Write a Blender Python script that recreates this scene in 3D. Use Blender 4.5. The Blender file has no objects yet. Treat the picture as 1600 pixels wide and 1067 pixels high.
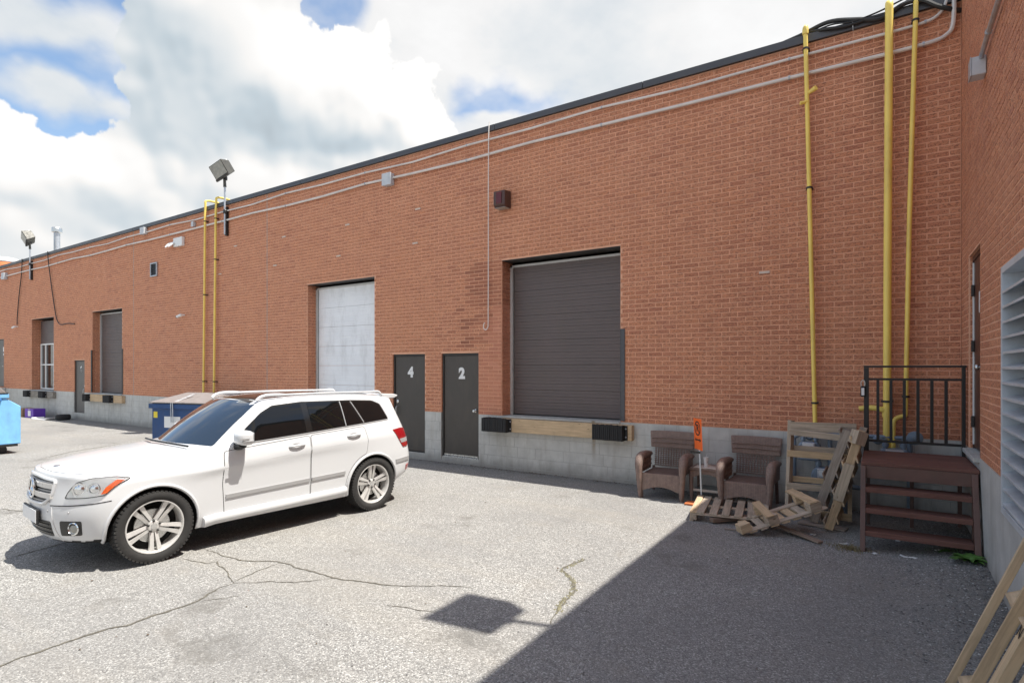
import bpy, bmesh, math, random
import numpy as np
from mathutils import Vector, Matrix
from mathutils.bvhtree import BVHTree
from math import radians as R, sin, cos, pi
random.seed(7); rng = np.random.default_rng(7)
S = bpy.context.scene; C = S.collection

# ------------------------------------------------------------------ camera
HC, DC, CXW = 2.0, 9.295, -0.863
cam = bpy.data.cameras.new('camera'); camo = bpy.data.objects.new('camera', cam); C.objects.link(camo)
cam.sensor_width = 36; cam.lens = 885/1600*36; cam.shift_y = 41.5/1600
cam.clip_start = .05; cam.clip_end = 3000
camo.location = (CXW, -DC, HC); camo.rotation_euler = (R(90), 0, R(33.11)); S.camera = camo

# ------------------------------------------------------------------ light
SUN = Vector((.4336, .118, 1)).normalized()
sl = bpy.data.lights.new('sun', 'SUN'); sl.energy = 2.9; sl.angle = R(.53); sl.color = (1, .955, .88)
so = bpy.data.objects.new('sun', sl); C.objects.link(so); so.rotation_euler = SUN.to_track_quat('Z', 'Y').to_euler()
so.location = (10, 5, 30)
V = S.view_settings; V.view_transform = 'Standard'; V.look = 'None'; V.exposure = 1.38; V.gamma = 1; V.use_curve_mapping = False
S.cycles.use_denoising = True
S.cycles.max_bounces = 8; S.cycles.diffuse_bounces = 5; S.cycles.glossy_bounces = 3; S.cycles.transmission_bounces = 6
S.cycles.sample_clamp_indirect = 8

class NT:
    """tiny node graph helper"""
    def __init__(s, tree): s.t = tree; tree.nodes.clear()
    def n(s, typ, ins=None, **kw):
        nd = s.t.nodes.new(typ)
        for k, v in kw.items(): setattr(nd, k, v)
        if ins:
            for k, v in ins.items():
                sk = nd.inputs[k]
                if isinstance(v, bpy.types.NodeSocket): s.t.links.new(v, sk)
                else: sk.default_value = v
        return nd
    def math(s, op, a, b=0.0, c=None, clamp=False):
        d = {0: a, 1: b}
        if c is not None: d[2] = c
        return s.n('ShaderNodeMath', d, operation=op, use_clamp=clamp).outputs[0]
    def vmath(s, op, a, b=None):
        nd = s.n('ShaderNodeVectorMath', {0: a} if b is None else {0: a, 1: b}, operation=op)
        return nd.outputs['Value'] if op in ('DOT_PRODUCT', 'LENGTH') else nd.outputs['Vector']
    def ramp(s, f, stops, interp='LINEAR'):
        nd = s.n('ShaderNodeValToRGB', {0: f}); cr = nd.color_ramp; cr.interpolation = interp
        while len(cr.elements) < len(stops): cr.elements.new(.5)
        for e, (p, c) in zip(cr.elements, stops):
            e.position = p; e.color = (c, c, c, 1) if isinstance(c, (int, float)) else (*c, 1)
        return nd.outputs[0]
    def mix(s, f, a, b, mode='MIX'):
        nd = s.n('ShaderNodeMix', data_type='RGBA', blend_type=mode)
        for i, v in ((0, f), (6, a), (7, b)):
            if isinstance(v, bpy.types.NodeSocket): s.t.links.new(v, nd.inputs[i])
            else: nd.inputs[i].default_value = v if i == 0 else (*v, 1)
        return nd.outputs[2]
    def noise(s, vec, scale, detail=4, rough=.55, dist=0, out='Fac'):
        return s.n('ShaderNodeTexNoise', {'Vector': vec, 'Scale': scale, 'Detail': detail, 'Roughness': rough, 'Distortion': dist}).outputs[out]
    def mapping(s, vec, scale=(1, 1, 1), rot=(0, 0, 0), loc=(0, 0, 0)):
        return s.n('ShaderNodeMapping', {'Vector': vec, 'Scale': scale, 'Rotation': rot, 'Location': loc}).outputs[0]
    def pos(s): return s.n('ShaderNodeNewGeometry').outputs['Position']
    def obj(s): return s.n('ShaderNodeTexCoord').outputs['Object']
    def rand(s): return s.n('ShaderNodeObjectInfo').outputs['Random']
    def bump(s, h, strength=.5, dist=.01):
        return s.n('ShaderNodeBump', {'Height': h, 'Strength': strength, 'Distance': dist}).outputs[0]

# ------------------------------------------------------------------ sky with cumulus
W = bpy.data.worlds.new('World'); S.world = W; W.use_nodes = True
g = NT(W.node_tree)
sky = g.n('ShaderNodeTexSky', sky_type='NISHITA', sun_disc=False, sun_elevation=R(65.8), sun_rotation=R(74.8), air_density=1.2, dust_density=.6, ozone_density=1.6)
dirv = g.vmath('NORMALIZE', g.n('ShaderNodeTexCoord').outputs['Generated'])
def make_clouds(WD=4096, HT=1024, seed=5):
    """cumulus field over the whole upper sky in azimuth/elevation: brightness and cover"""
    rg = np.random.default_rng(seed); f4 = np.float32
    def up(grid, n, ax, per):
        k = grid.shape[ax]; t = (np.arange(n)+.5)*(k/n if per else (k-1)/n); i = np.floor(t).astype(int); f = (t-i).astype(f4); f = f*f*f*(f*(f*6-15)+10)
        a = np.take(grid, i % k, ax); b = np.take(grid, (i+1) % k if per else np.minimum(i+1, k-1), ax)
        sh = [1, 1]; sh[ax] = n; f = f.reshape(sh); return a*(1-f)+b*f
    def octave(cx, cy): return up(up(rg.random((cy+1, cx)).astype(f4), HT, 0, False), WD, 1, True)
    def fbm(c, n, pers=.5, billow=False, sy=1.):
        o = np.zeros((HT, WD), f4); a = 1.; s = 0
        for k in range(n):
            v = octave(int(c*2**k), max(2, int(c*2**k/4*sy)))
            if billow: v = 1-np.abs(2*v-1)*1.6
            o += v*a; s += a; a *= pers
        return o/s
    el = ((np.arange(HT)+.5)/HT*90).astype(f4)[:, None]; ph = ((.5-(np.arange(WD)+.5)/WD)*360).astype(f4)[None, :]
    wx = (fbm(40, 5)-.5)*9; wy = (fbm(40, 5)-.5)*7
    P = ph+wx; Ee = el+wy
    def pe(x, y):
        return 123.11-math.degrees(math.atan((x-800)/885)), math.degrees(math.atan2(575-y, math.hypot(885, x-800)))
    def ell(x, y, rx, ry, rot=0.):
        a, e = pe(x, y); da = (P-a+180) % 360-180; da = da*math.cos(R(min(e, 70))); de = Ee-e; c, s = math.cos(R(rot)), math.sin(R(rot))
        u, v = (da*c+de*s)/(rx/15.5), (-da*s+de*c)/(ry/15.5)
        return 1-np.sqrt(u*u+v*v)
    D = np.full((HT, WD), -1., f4)
    # the towering bank of the photograph, the low bank left of it, the sheet on the right
    for b in ((370, 60, 150, 170), (300, 160, 100, 120), (450, 130, 150, 120), (560, 190, 140, 90), (420, 260, 260, 110), (620, 230, 110, 70), (330, -40, 140, 120), (470, -80, 120, 90),
              (40, 300, 150, 100), (150, 270, 110, 80), (220, 300, 120, 130), (110, 400, 260, 110), (300, 350, 200, 90), (196, 140, 22, 18), (190, 165, 14, 16), (-60, 330, 110, 110), (245, 215, 60, 80)):
        D = np.maximum(D, ell(*b)*(b[3]/110.)**.5)
    soft = np.full((HT, WD), -1., f4)
    for b in ((760, 0, 280, 120), (950, 10, 340, 150), (1200, 20, 420, 230), (640, 70, 150, 110), (1000, 110, 180, 90), (50, 50, 110, 40), (110, 150, 90, 26), (770, 195, 80, 26), (1500, -40, 360, 260), (900, 300, 300, 80)):
        soft = np.maximum(soft, ell(*b))
    # the same kind of sky all round
    az0, _ = pe(800, 300)
    for k in range(64):
        a = rg.uniform(0, 360); e = 4+66*rg.random()**1.5; off = abs((a-az0+180) % 360-180)
        if off < 58 and e < 46: continue
        rx = rg.uniform(5, 15); ry = rx*rg.uniform(.45, .8)
        da = ((P-a+180) % 360-180)*math.cos(R(min(e, 72))); v = 1-np.sqrt((da/rx)**2+((Ee-e)/ry)**2)
        if rg.random() < .75: D = np.maximum(D, v*(ry/6)**.5)
        else: soft = np.maximum(soft, v)
    for b in ((514, 12, 46, 40, .6), (110, 110, 70, 60, .2), (770, 165, 70, 40, .5)):
        c = np.clip(ell(*b[:4])+.35, 0, 1); D = D-b[4]*c; soft = soft-1.3*b[4]*c
    bil = fbm(38, 7, .6, True); fine = fbm(170, 5, .6)
    d = D+.62*(bil-.50)+.17*(fine-.5)
    st = lambda x, a, b: (lambda t: t*t*(3-2*t))(np.clip((x-a)/(b-a), 0, 1))
    A = st(d, .0, .06)
    wis = fbm(22, 7, .56, False, 1.7)
    As = st(soft+1.6*(wis-.5), -.45, .35)*.95
    As = np.maximum(As, st(wis, .42, .75)*.45)
    # light from above and a little from the right: brightness falls inside towards the bases
    def blur(x, n):
        for _ in range(2):
            c = np.cumsum(np.concatenate([x[:, -n:], x, x[:, :n]], 1), 1, dtype=np.float64); x = ((c[:, 2*n:]-c[:, :-2*n])/(2*n))[:, :WD].astype(f4)
            q = np.pad(x, ((n, n), (0, 0)), 'edge'); c = np.cumsum(q, 0, dtype=np.float64); x = ((c[2*n:]-c[:-2*n])/(2*n))[:HT].astype(f4)
        return x
    def relief(f, s, k):   # toward the sun = up and slightly to the right (decreasing azimuth = increasing column)
        return (f-np.roll(np.roll(f, -s, 0), -int(s*.6), 1))*k
    body = np.clip(d, -.2, .9)
    L = .80+relief(blur(body, 3), 9, .75)+relief(blur(body, 14), 40, .50)
    grey = blur(st(fbm(13, 4), .40, .66), 16)
    dep = st(blur(d, 10), .15, .75)
    L = L-.10*grey*dep
    for x, y, rx, ry, k in ((430, 185, 150, 65, .26), (540, 235, 140, 40, .24), (290, 110, 70, 90, .22), (330, 215, 60, 40, .12), (160, 330, 120, 30, .10)):
        L = L-k*st(ell(x, y, rx, ry), 0, 1)
    L = .87+(L-.80)*.62+.05*st(D+.2, .35, .0)
    L = np.where(L > .95, .95+(L-.95)*.35, L)
    Ls = .66+.42*wis-.10*blur(fbm(9, 4), 10)
    cov = 1-(1-A)*(1-As); lum = np.where(cov < .01, .82, (L*A+Ls*As*(1-A))/np.maximum(cov, 1e-3))
    # everything melts into bright haze low down
    hz = np.exp(-(el/7.)**1.3).astype(f4)
    lum = lum*(1-hz*.5)+.84*hz*.5; cov = np.maximum(cov, hz*.75)
    return np.clip(lum, .3, 1.12).astype(f4), np.clip(cov, 0, 1).astype(f4)
_L, _A = make_clouds()
_im = np.zeros((2048, 4096, 4), np.float32); _im[..., 3] = 1; _im[1024:, :, 0] = _L; _im[1024:, :, 1] = _A; _im[:1024, :, 0] = .7; _im[:1024, :, 1] = .8
cimg = bpy.data.images.new('cloud_field', 4096, 2048, float_buffer=True, is_data=True); cimg.pixels.foreach_set(_im.ravel()); cimg.update(); cimg.pack()
env = g.n('ShaderNodeTexEnvironment', {'Vector': dirv}, interpolation='Linear', projection='EQUIRECTANGULAR'); env.image = cimg
sp = g.n('ShaderNodeSeparateColor', {0: env.outputs[0]}); lum, mask = sp.outputs[0], sp.outputs[1]
ccol = g.mix(g.n('ShaderNodeMapRange', {0: lum, 1: .6, 2: .85, 3: 0, 4: 1}).outputs[0], (.80, .915, 1.0), (1.0, .99, .975))
ccol = g.vmath('SCALE', ccol); g.t.links.new(g.n('ShaderNodeMapRange', {0: lum, 1: .50, 2: .95, 3: .235, 4: .40}).outputs[0], ccol.node.inputs['Scale'])
skyc = g.vmath('SCALE', sky.outputs[0]); skyc.node.inputs['Scale'].default_value = .075
haze_h = g.n('ShaderNodeMapRange', {0: g.n('ShaderNodeSeparateXYZ', {0: dirv}).outputs[2], 1: 0, 2: .3, 3: .45, 4: 0}).outputs[0]
skyh = g.mix(haze_h, skyc, (.42, .48, .55))
fin = g.mix(mask, skyh, ccol)
bg = g.n('ShaderNodeBackground', {'Color': fin, 'Strength': 1.0})
g.n('ShaderNodeOutputWorld', {'Surface': bg.outputs[0]})

# ------------------------------------------------------------------ builders
def tag(o, label=None, cat=None, group=None, kind=None):
    if label: o['label'] = label
    if cat: o['category'] = cat
    if group: o['group'] = group
    if kind: o['kind'] = kind
    return o
def par(o, p, world=False):
    if p is not None:
        o.parent = p
        if world: o.matrix_parent_inverse = Matrix.LocRotScale(p.location, p.rotation_euler, None).inverted()
    return o
def thing(name, label, cat, loc=(0, 0, 0), rz=0, group=None, rot=None):
    o = bpy.data.objects.new(name, None); C.objects.link(o); o.location = loc
    o.rotation_euler = rot if rot else (0, 0, rz); o.empty_display_size = .1
    return tag(o, label, cat, group)
class MB:
    def __init__(s): s.v = []; s.f = []; s.m = []
    def add(s, vs, fs, mi=0):
        b = len(s.v); s.v += [tuple(v) for v in vs]; s.f += [tuple(i+b for i in f) for f in fs]; s.m += [mi]*len(fs); return s
    def obox(s, o, a, b, c, mi=0):
        o, a, b, c = map(Vector, (o, a, b, c))
        if a.cross(b).dot(c) < 0: a, b = b, a
        P = [o, o+a, o+a+b, o+b, o+c, o+a+c, o+a+b+c, o+b+c]
        return s.add(P, [(0, 3, 2, 1), (4, 5, 6, 7), (0, 1, 5, 4), (1, 2, 6, 5), (2, 3, 7, 6), (3, 0, 4, 7)], mi)
    def box(s, x0, x1, y0, y1, z0, z1, mi=0):
        return s.obox((x0, y0, z0), (x1-x0, 0, 0), (0, y1-y0, 0), (0, 0, z1-z0), mi)
    def tube(s, pts, r, n=8, mi=0, cap=True):
        pts = [Vector(p) for p in pts]; k = len(pts); rr = r if isinstance(r, (list, tuple)) else [r]*k
        up = None; rings = []
        for i, p in enumerate(pts):
            t = (pts[min(i+1, k-1)]-pts[max(i-1, 0)]).normalized()
            if up is None:
                up = Vector((0, 0, 1)) if abs(t.z) < .9 else Vector((1, 0, 0))
            a = (up - t*up.dot(t)).normalized(); up = a; b = t.cross(a)
            rings.append([p + (a*cos(2*pi*j/n)+b*sin(2*pi*j/n))*rr[i] for j in range(n)])
        vs = [v for q in rings for v in q]; fs = []
        for i in range(k-1):
            for j in range(n): fs.append((i*n+j, i*n+(j+1) % n, (i+1)*n+(j+1) % n, (i+1)*n+j))
        if cap: fs += [tuple(range(n-1, -1, -1)), tuple((k-1)*n+j for j in range(n))]
        return s.add(vs, fs, mi)
    def lathe(s, prof, M=None, n=24, mi=0, close=False, cap=True):
        M = M or Matrix.Identity(4); vs = []; fs = []; k = len(prof)
        for r, h in prof:
            for j in range(n): vs.append(M @ Vector((r*cos(2*pi*j/n), r*sin(2*pi*j/n), h)))
        for i in range(k if close else k-1):
            i2 = (i+1) % k
            for j in range(n): fs.append((i*n+j, i*n+(j+1) % n, i2*n+(j+1) % n, i2*n+j))
        if not close and cap:
            if prof[0][0] > 1e-5: fs.append(tuple(range(n-1, -1, -1)))
            if prof[-1][0] > 1e-5: fs.append(tuple((k-1)*n+j for j in range(n)))
        return s.add(vs, fs, mi)
    def prism(s, poly, o, u, v, w, mi=0):
        o, u, v, w = map(Vector, (o, u, v, w)); k = len(poly)
        A = [o+u*a+v*b for a, b in poly]; B = [p+w for p in A]
        ar = sum(poly[i][0]*poly[(i+1) % k][1]-poly[(i+1) % k][0]*poly[i][1] for i in range(k))
        fl = (ar > 0) == (u.cross(v).dot(w) > 0)
        fs = [tuple(range(k-1, -1, -1)), tuple(range(k, 2*k))] + [(i, (i+1) % k, k+(i+1) % k, k+i) for i in range(k)]
        if not fl: fs = [tuple(reversed(f)) for f in fs]
        return s.add(A+B, fs, mi)
    def mesh(s, name, mats, smooth=False, angle=40):
        me = bpy.data.meshes.new(name); me.from_pydata(s.v, [], s.f)
        for m in (mats if isinstance(mats, (list, tuple)) else [mats]): me.materials.append(m)
        if any(s.m): me.polygons.foreach_set('material_index', s.m)
        if smooth:
            me.shade_smooth(); me.set_sharp_from_angle(angle=R(angle))
        me.update(); return me
    def build(s, name, mats, parent=None, smooth=False, bevel=0, world=False, angle=40, label=None, cat=None, group=None, kind=None, seg=2):
        o = bpy.data.objects.new(name, s.mesh(name, mats, smooth, angle)); C.objects.link(o); par(o, parent, world)
        if bevel:
            b = o.modifiers.new('bevel', 'BEVEL'); b.width = bevel; b.segments = seg; b.limit_method = 'ANGLE'; b.angle_limit = R(35)
        return tag(o, label, cat, group, kind)
def Tm(o, x, y, z):
    M = Matrix.Identity(4)
    for i, a in enumerate((x, y, z)):
        for j in range(3): M[j][i] = a[j]
    for j in range(3): M[j][3] = o[j]
    return M
def copy_tree(o, parent=None):
    c = o.copy(); C.objects.link(c)
    if parent is not None: c.parent = parent
    for ch in list(o.children): copy_tree(ch, c)
    return c
def text_obj(name, s, size, mat, M, parent=None, extrude=.003, bold=0., sx=1.0):
    cu = bpy.data.curves.new(name, 'FONT'); cu.body = s; cu.size = size; cu.extrude = extrude; cu.offset = bold
    cu.align_x = 'CENTER'; cu.align_y = 'CENTER'
    to = bpy.data.objects.new(name, cu); C.objects.link(to)
    dg = bpy.context.evaluated_depsgraph_get(); me = bpy.data.meshes.new_from_object(to.evaluated_get(dg))
    bpy.data.objects.remove(to); me.transform(Matrix.Diagonal((sx, 1, 1, 1))); me.transform(M); me.materials.clear(); me.materials.append(mat); me.name = name
    o = bpy.data.objects.new(name, me); C.objects.link(o); par(o, parent); return o
def smooth_path(pts, n=6):
    pts = [Vector(p) for p in pts]; out = []
    for i in range(len(pts)-1):
        a, b, c, d = pts[max(i-1, 0)], pts[i], pts[i+1], pts[min(i+2, len(pts)-1)]
        for k in range(n):
            t = k/n; out.append(.5*((2*b)+(c-a)*t+(2*a-5*b+4*c-d)*t*t+(3*b-a-3*c+d)*t**3))
    return out+[pts[-1]]

# ------------------------------------------------------------------ materials
def mat(name, col, rough=.6, metal=0., noise=0., nscale=12., bump=0., bscale=80., coat=0., spec=.5, dirt=0.):
    m = bpy.data.materials.new(name); m.use_nodes = True; t = NT(m.node_tree)
    b = t.n('ShaderNodeBsdfPrincipled'); b.inputs['Roughness'].default_value = rough; b.inputs['Metallic'].default_value = metal
    b.inputs['Coat Weight'].default_value = coat; b.inputs['Specular IOR Level'].default_value = spec; b.inputs['Coat Roughness'].default_value = .05
    c = None
    if noise or dirt:
        p = t.pos(); nz = t.noise(p, nscale, 5, .6)
        lo = tuple(max(0, x*(1-noise)) for x in col); hi = tuple(min(1, x*(1+noise)) for x in col)
        c = t.ramp(nz, [(.3, lo), (.7, hi)])
        if dirt:
            d = t.ramp(t.noise(t.mapping(p, (1, 1, .35)), 4, 8, .7), [(.48, 0.), (.72, dirt)])
            c = t.mix(d, c, (.11, .09, .07))
        t.t.links.new(c, b.inputs['Base Color'])
        rr = t.n('ShaderNodeMapRange', {0: nz, 1: .3, 2: .7, 3: max(.03, rough-.08), 4: min(1, rough+.1)}).outputs[0]
        if rough > .2: t.t.links.new(rr, b.inputs['Roughness'])
    else: b.inputs['Base Color'].default_value = (*col, 1)
    if bump:
        t.t.links.new(t.bump(t.noise(t.pos(), bscale, 4, .6), bump, .004), b.inputs['Normal'])
    t.n('ShaderNodeOutputMaterial', {0: b.outputs[0]}); return m

def brick_mat(name, cols, rug=1.0, crev=(.30, .125, .08)):
    m = bpy.data.materials.new(name); m.use_nodes = True; t = NT(m.node_tree)
    b = t.n('ShaderNodeBsdfPrincipled', {'Roughness': .88, 'Specular IOR Level': .25}); p = t.pos()
    rnd = t.math('FRACT', t.math('ADD', t.n('ShaderNodeAttribute', attribute_name='rnd').outputs['Fac'], t.rand()))
    c = t.ramp(rnd, [(i/(len(cols)-1), x) for i, x in enumerate(cols)])
    hz = t.noise(p, .55, 4, .6)
    c = t.mix(t.n('ShaderNodeMapRange', {0: hz, 1: .35, 2: .65, 3: 0, 4: .5}).outputs[0], c, (.70, .315, .17))
    c = t.mix(t.n('ShaderNodeMapRange', {0: t.noise(p, 2.3, 5, .6), 1: .52, 2: .75, 3: 0, 4: .3}).outputs[0], c, (.54, .215, .115))
    # rugged, wire-cut face: wandering ridges, chips between them darker
    w = t.n('ShaderNodeTexNoise', {'Vector': t.mapping(p, (1, 1, 2.1)), 'Scale': 30, 'Detail': 7, 'Roughness': .66, 'Distortion': 1.1}).outputs['Fac']
    w2 = t.noise(p, 150, 3, .6)
    h = t.math('ADD', w, t.math('MULTIPLY', w2, .22))
    cv = t.ramp(w, [(.40, .95*rug), (.515, 0.)])
    c = t.mix(cv, c, crev)
    c = t.mix(t.ramp(w, [(.58, 0.), (.75, .35)]), c, (.66, .34, .225))
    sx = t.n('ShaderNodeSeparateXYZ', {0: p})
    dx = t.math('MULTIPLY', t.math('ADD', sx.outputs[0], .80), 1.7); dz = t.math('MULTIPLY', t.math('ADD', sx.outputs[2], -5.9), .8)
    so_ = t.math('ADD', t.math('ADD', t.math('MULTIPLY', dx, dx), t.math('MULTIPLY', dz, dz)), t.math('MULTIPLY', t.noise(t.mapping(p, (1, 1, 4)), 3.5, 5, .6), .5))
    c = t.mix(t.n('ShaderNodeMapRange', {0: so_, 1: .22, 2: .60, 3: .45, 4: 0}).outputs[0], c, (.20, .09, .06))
    # old rain runs and a few pale blooms of salt
    st = t.noise(t.mapping(p, (1.5, 1.5, .10)), 2.2, 5, .6)
    c = t.mix(t.ramp(st, [(.56, 0.), (.78, .30)]), c, (.34, .15, .10))
    ef = t.noise(p, 1.1, 7, .7)
    c = t.mix(t.ramp(ef, [(.64, 0.), (.8, .30)]), c, (.74, .50, .40))
    t.t.links.new(c, b.inputs['Base Color'])
    t.t.links.new(t.bump(h, .6*rug, .02), b.inputs['Normal'])
    t.n('ShaderNodeOutputMaterial', {0: b.outputs[0]}); return m

M = {}
M['brick'] = brick_mat('brick_face', [(.64, .285, .165), (.68, .31, .182), (.60, .265, .16), (.65, .28, .155), (.69, .325, .195), (.62, .275, .168), (.50, .205, .125), (.66, .295, .172), (.56, .24, .15)])
M['brick_smooth'] = brick_mat('brick_smooth', [(.50, .21, .14), (.55, .235, .16), (.46, .19, .125), (.58, .26, .18)], .25)
M['brick_dark'] = brick_mat('brick_dark', [(.32, .13, .085), (.39, .155, .098), (.27, .11, .075), (.43, .175, .11)], .35)
M['mortar'] = mat('mortar', (.76, .42, .275), .95, noise=.12, nscale=3, bump=.4, bscale=160)
M['mortar_pale'] = mat('mortar_pale', (.66, .55, .47), .95, noise=.1, nscale=30, bump=.3)

def concrete(name, col, streak=.5):
    m = bpy.data.materials.new(name); m.use_nodes = True; t = NT(m.node_tree); p = t.pos()
    b = t.n('ShaderNodeBsdfPrincipled', {'Roughness': .85, 'Specular IOR Level': .3})
    rnd = t.math('FRACT', t.math('ADD', t.n('ShaderNodeAttribute', attribute_name='rnd').outputs['Fac'], t.rand()))
    c = t.ramp(t.noise(p, 3.5, 7, .65), [(.3, tuple(x*.84 for x in col)), (.7, tuple(x*1.1 for x in col))])
    c = t.mix(t.math('MULTIPLY', rnd, .05), c, tuple(x*.72 for x in col))
    st = t.ramp(t.noise(t.mapping(p, (5, 5, .55)), 1.6, 6, .65), [(.5, 0.), (.74, streak)])
    c = t.mix(st, c, (.30, .275, .225))
    c = t.mix(t.ramp(t.noise(p, 75, 3, .7), [(.3, .35), (.42, 0.)]), c, tuple(x*.5 for x in col))
    # splash-back grime with a ragged upper edge just over the ground
    z = t.n('ShaderNodeSeparateXYZ', {0: p}).outputs[2]
    gr = t.math('ADD', z, t.math('MULTIPLY', t.noise(t.mapping(p, (2.5, 2.5, .8)), 2, 6, .7), -.42))
    c = t.mix(t.n('ShaderNodeMapRange', {0: gr, 1: -.18, 2: .02, 3: .55, 4: 0}).outputs[0], c, (.17, .155, .135))
    xx = t.n('ShaderNodeSeparateXYZ', {0: p}).outputs[0]
    wob = t.math('ADD', xx, t.math('MULTIPLY', t.noise(p, 6, 3), .05))
    run = t.n('ShaderNodeMapRange', {0: t.math('ABSOLUTE', t.math('ADD', wob, 5.15)), 1: .012, 2: .05, 3: .7, 4: 0}).outputs[0]
    run = t.math('MULTIPLY', run, t.n('ShaderNodeMapRange', {0: z, 1: .30, 2: .72, 3: 0, 4: 1}).outputs[0])
    c = t.mix(run, c, (.24, .16, .075))
    t.t.links.new(c, b.inputs['Base Color'])
    t.t.links.new(t.bump(t.math('ADD', t.noise(p, 110, 4, .65), t.math('MULTIPLY', t.noise(p, 14, 3), .6)), .28, .006), b.inputs['Normal'])
    t.n('ShaderNodeOutputMaterial', {0: b.outputs[0]}); return m
M['block'] = concrete('concrete_block', (.57, .565, .535), .45)
M['concrete'] = concrete('poured_concrete', (.52, .515, .49), .4)
M['joint'] = mat('block_joint', (.42, .42, .40), .95, noise=.2, nscale=9)

def asphalt():
    m = bpy.data.materials.new('asphalt'); m.use_nodes = True; t = NT(m.node_tree); p = t.pos()
    b = t.n('ShaderNodeBsdfPrincipled', {'Roughness': .9, 'Specular IOR Level': .25})
    v1 = t.n('ShaderNodeTexVoronoi', {'Vector': p, 'Scale': 105., 'Randomness': 1.}, feature='F1')
    v2 = t.n('ShaderNodeTexVoronoi', {'Vector': p, 'Scale': 230., 'Randomness': 1.}, feature='F1')
    g1 = t.n('ShaderNodeSeparateColor', {0: v1.outputs['Color']}).outputs[0]
    g2 = t.n('ShaderNodeSeparateColor', {0: v2.outputs['Color']}).outputs[0]
    c1 = t.ramp(g1, [(0, (.07, .068, .065)), (.28, (.20, .195, .184)), (.6, (.30, .292, .275)), (.86, (.45, .44, .415)), (1, (.78, .77, .73))])
    c2 = t.ramp(g2, [(0, (.15, .147, .14)), (.5, (.28, .273, .258)), (1, (.40, .39, .37))])
    c = t.mix(.35, c1, c2)
    big = t.noise(p, .33, 6, .62); mid = t.noise(p, 1.9, 6, .65)
    c = t.mix(t.ramp(big, [(.36, .55), (.6, 0.)]), c, (.205, .20, .193))
    c = t.mix(t.ramp(mid, [(.55, 0.), (.8, .4)]), c, (.31, .28, .235))
    # worn light-tan tyre lanes and drips, running along the yard
    ln = t.noise(t.mapping(p, (.10, .9, 1), (0, 0, .35)), 1.0, 5, .6)
    c = t.mix(t.ramp(ln, [(.5, 0.), (.72, .35)]), c, (.34, .31, .26))
    oil = t.noise(p, .95, 5, .7)
    c = t.mix(t.ramp(oil, [(.585, 0.), (.70, .6)]), c, (.12, .117, .11))
    # damp, silted strip along the foot of the walls
    sx = t.n('ShaderNodeSeparateXYZ', {0: p})
    near = t.math('MAXIMUM', sx.outputs[1], t.math('ADD', sx.outputs[0], .0))
    e = t.math('ADD', near, t.math('MULTIPLY', mid, .55))
    c = t.mix(t.n('ShaderNodeMapRange', {0: e, 1: -.35, 2: .3, 3: 0, 4: .5}).outputs[0], c, (.13, .125, .118))
    t.t.links.new(c, b.inputs['Base Color'])
    h = t.math('ADD', t.math('MULTIPLY', v1.outputs['Distance'], -1.), t.math('MULTIPLY', t.noise(p, 45, 4, .65), .9))
    t.t.links.new(t.bump(h, .5, .009), b.inputs['Normal'])
    t.n('ShaderNodeOutputMaterial', {0: b.outputs[0]}); return m
M['asphalt'] = asphalt()
M['crack'] = mat('crack_fill', (.12, .11, .088), .95, noise=.4, nscale=30)
M['moss'] = mat('crack_moss', (.22, .205, .135), .95, noise=.45, nscale=40, bump=.6)
M['coping'] = mat('coping_metal', (.085, .085, .092), .45, .3, noise=.12, nscale=2)
M['brown_door'] = mat('brown_enamel', (.125, .098, .094), .5, noise=.12, nscale=1.6, bump=.06, bscale=200, dirt=.35)
M['white_door'] = mat('white_enamel', (.88, .90, .93), .45, noise=.04, nscale=2, dirt=.2)
M['man_door'] = mat('charcoal_door', (.062, .052, .044), .42, noise=.15, nscale=1.5, dirt=.4)
M['grey_frame'] = mat('grey_frame', (.55, .55, .54), .45, .2, noise=.06, nscale=8, dirt=.15)
M['dark_frame'] = mat('dark_frame', (.035, .032, .03), .5)
M['white'] = mat('white_paint', (.8, .8, .79), .5)
M['steel'] = mat('steel', (.62, .62, .61), .28, 1., noise=.1, nscale=30)
M['galv'] = mat('galvanised', (.50, .52, .55), .45, .75, noise=.14, nscale=14, dirt=.1)
M['conduit'] = mat('conduit_grey', (.72, .68, .64), .5, .1, noise=.12, nscale=3)
M['box_grey'] = mat('box_grey', (.56, .58, .61), .5, .1, noise=.08, nscale=9, dirt=.15)
M['yellow'] = mat('gas_yellow', (.98, .70, .16), .42, noise=.1, nscale=2.2, dirt=.22)
M['meter'] = mat('meter_blue_grey', (.22, .28, .35), .5, .2, noise=.15, nscale=9, dirt=.3)
M['black'] = mat('black_plastic', (.018, .018, .018), .45)
M['rubber'] = mat('rubber', (.022, .022, .023), .8, noise=.3, nscale=40, bump=.3, bscale=160)
M['black_iron'] = mat('black_iron', (.016, .015, .015), .42, noise=.2, nscale=20)
M['brown_steel'] = mat('brown_painted_steel', (.14, .075, .06), .5, noise=.2, nscale=4, dirt=.35)
M['orange'] = mat('orange_sign', (.95, .16, .025), .5)
M['lamp_body'] = mat('lamp_bronze', (.075, .072, .062), .5, .2, noise=.15, nscale=12)
M['lamp_glass'] = mat('lamp_glass', (.30, .30, .27), .12, 0., noise=.2, nscale=9, spec=.8)
M['purple'] = mat('purple_print', (.13, .045, .42), .45)
M['cardboard'] = mat('cardboard', (.25, .16, .095), .85, noise=.15)
M['terracotta'] = mat('terracotta', (.62, .18, .06), .7, noise=.15)

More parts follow.
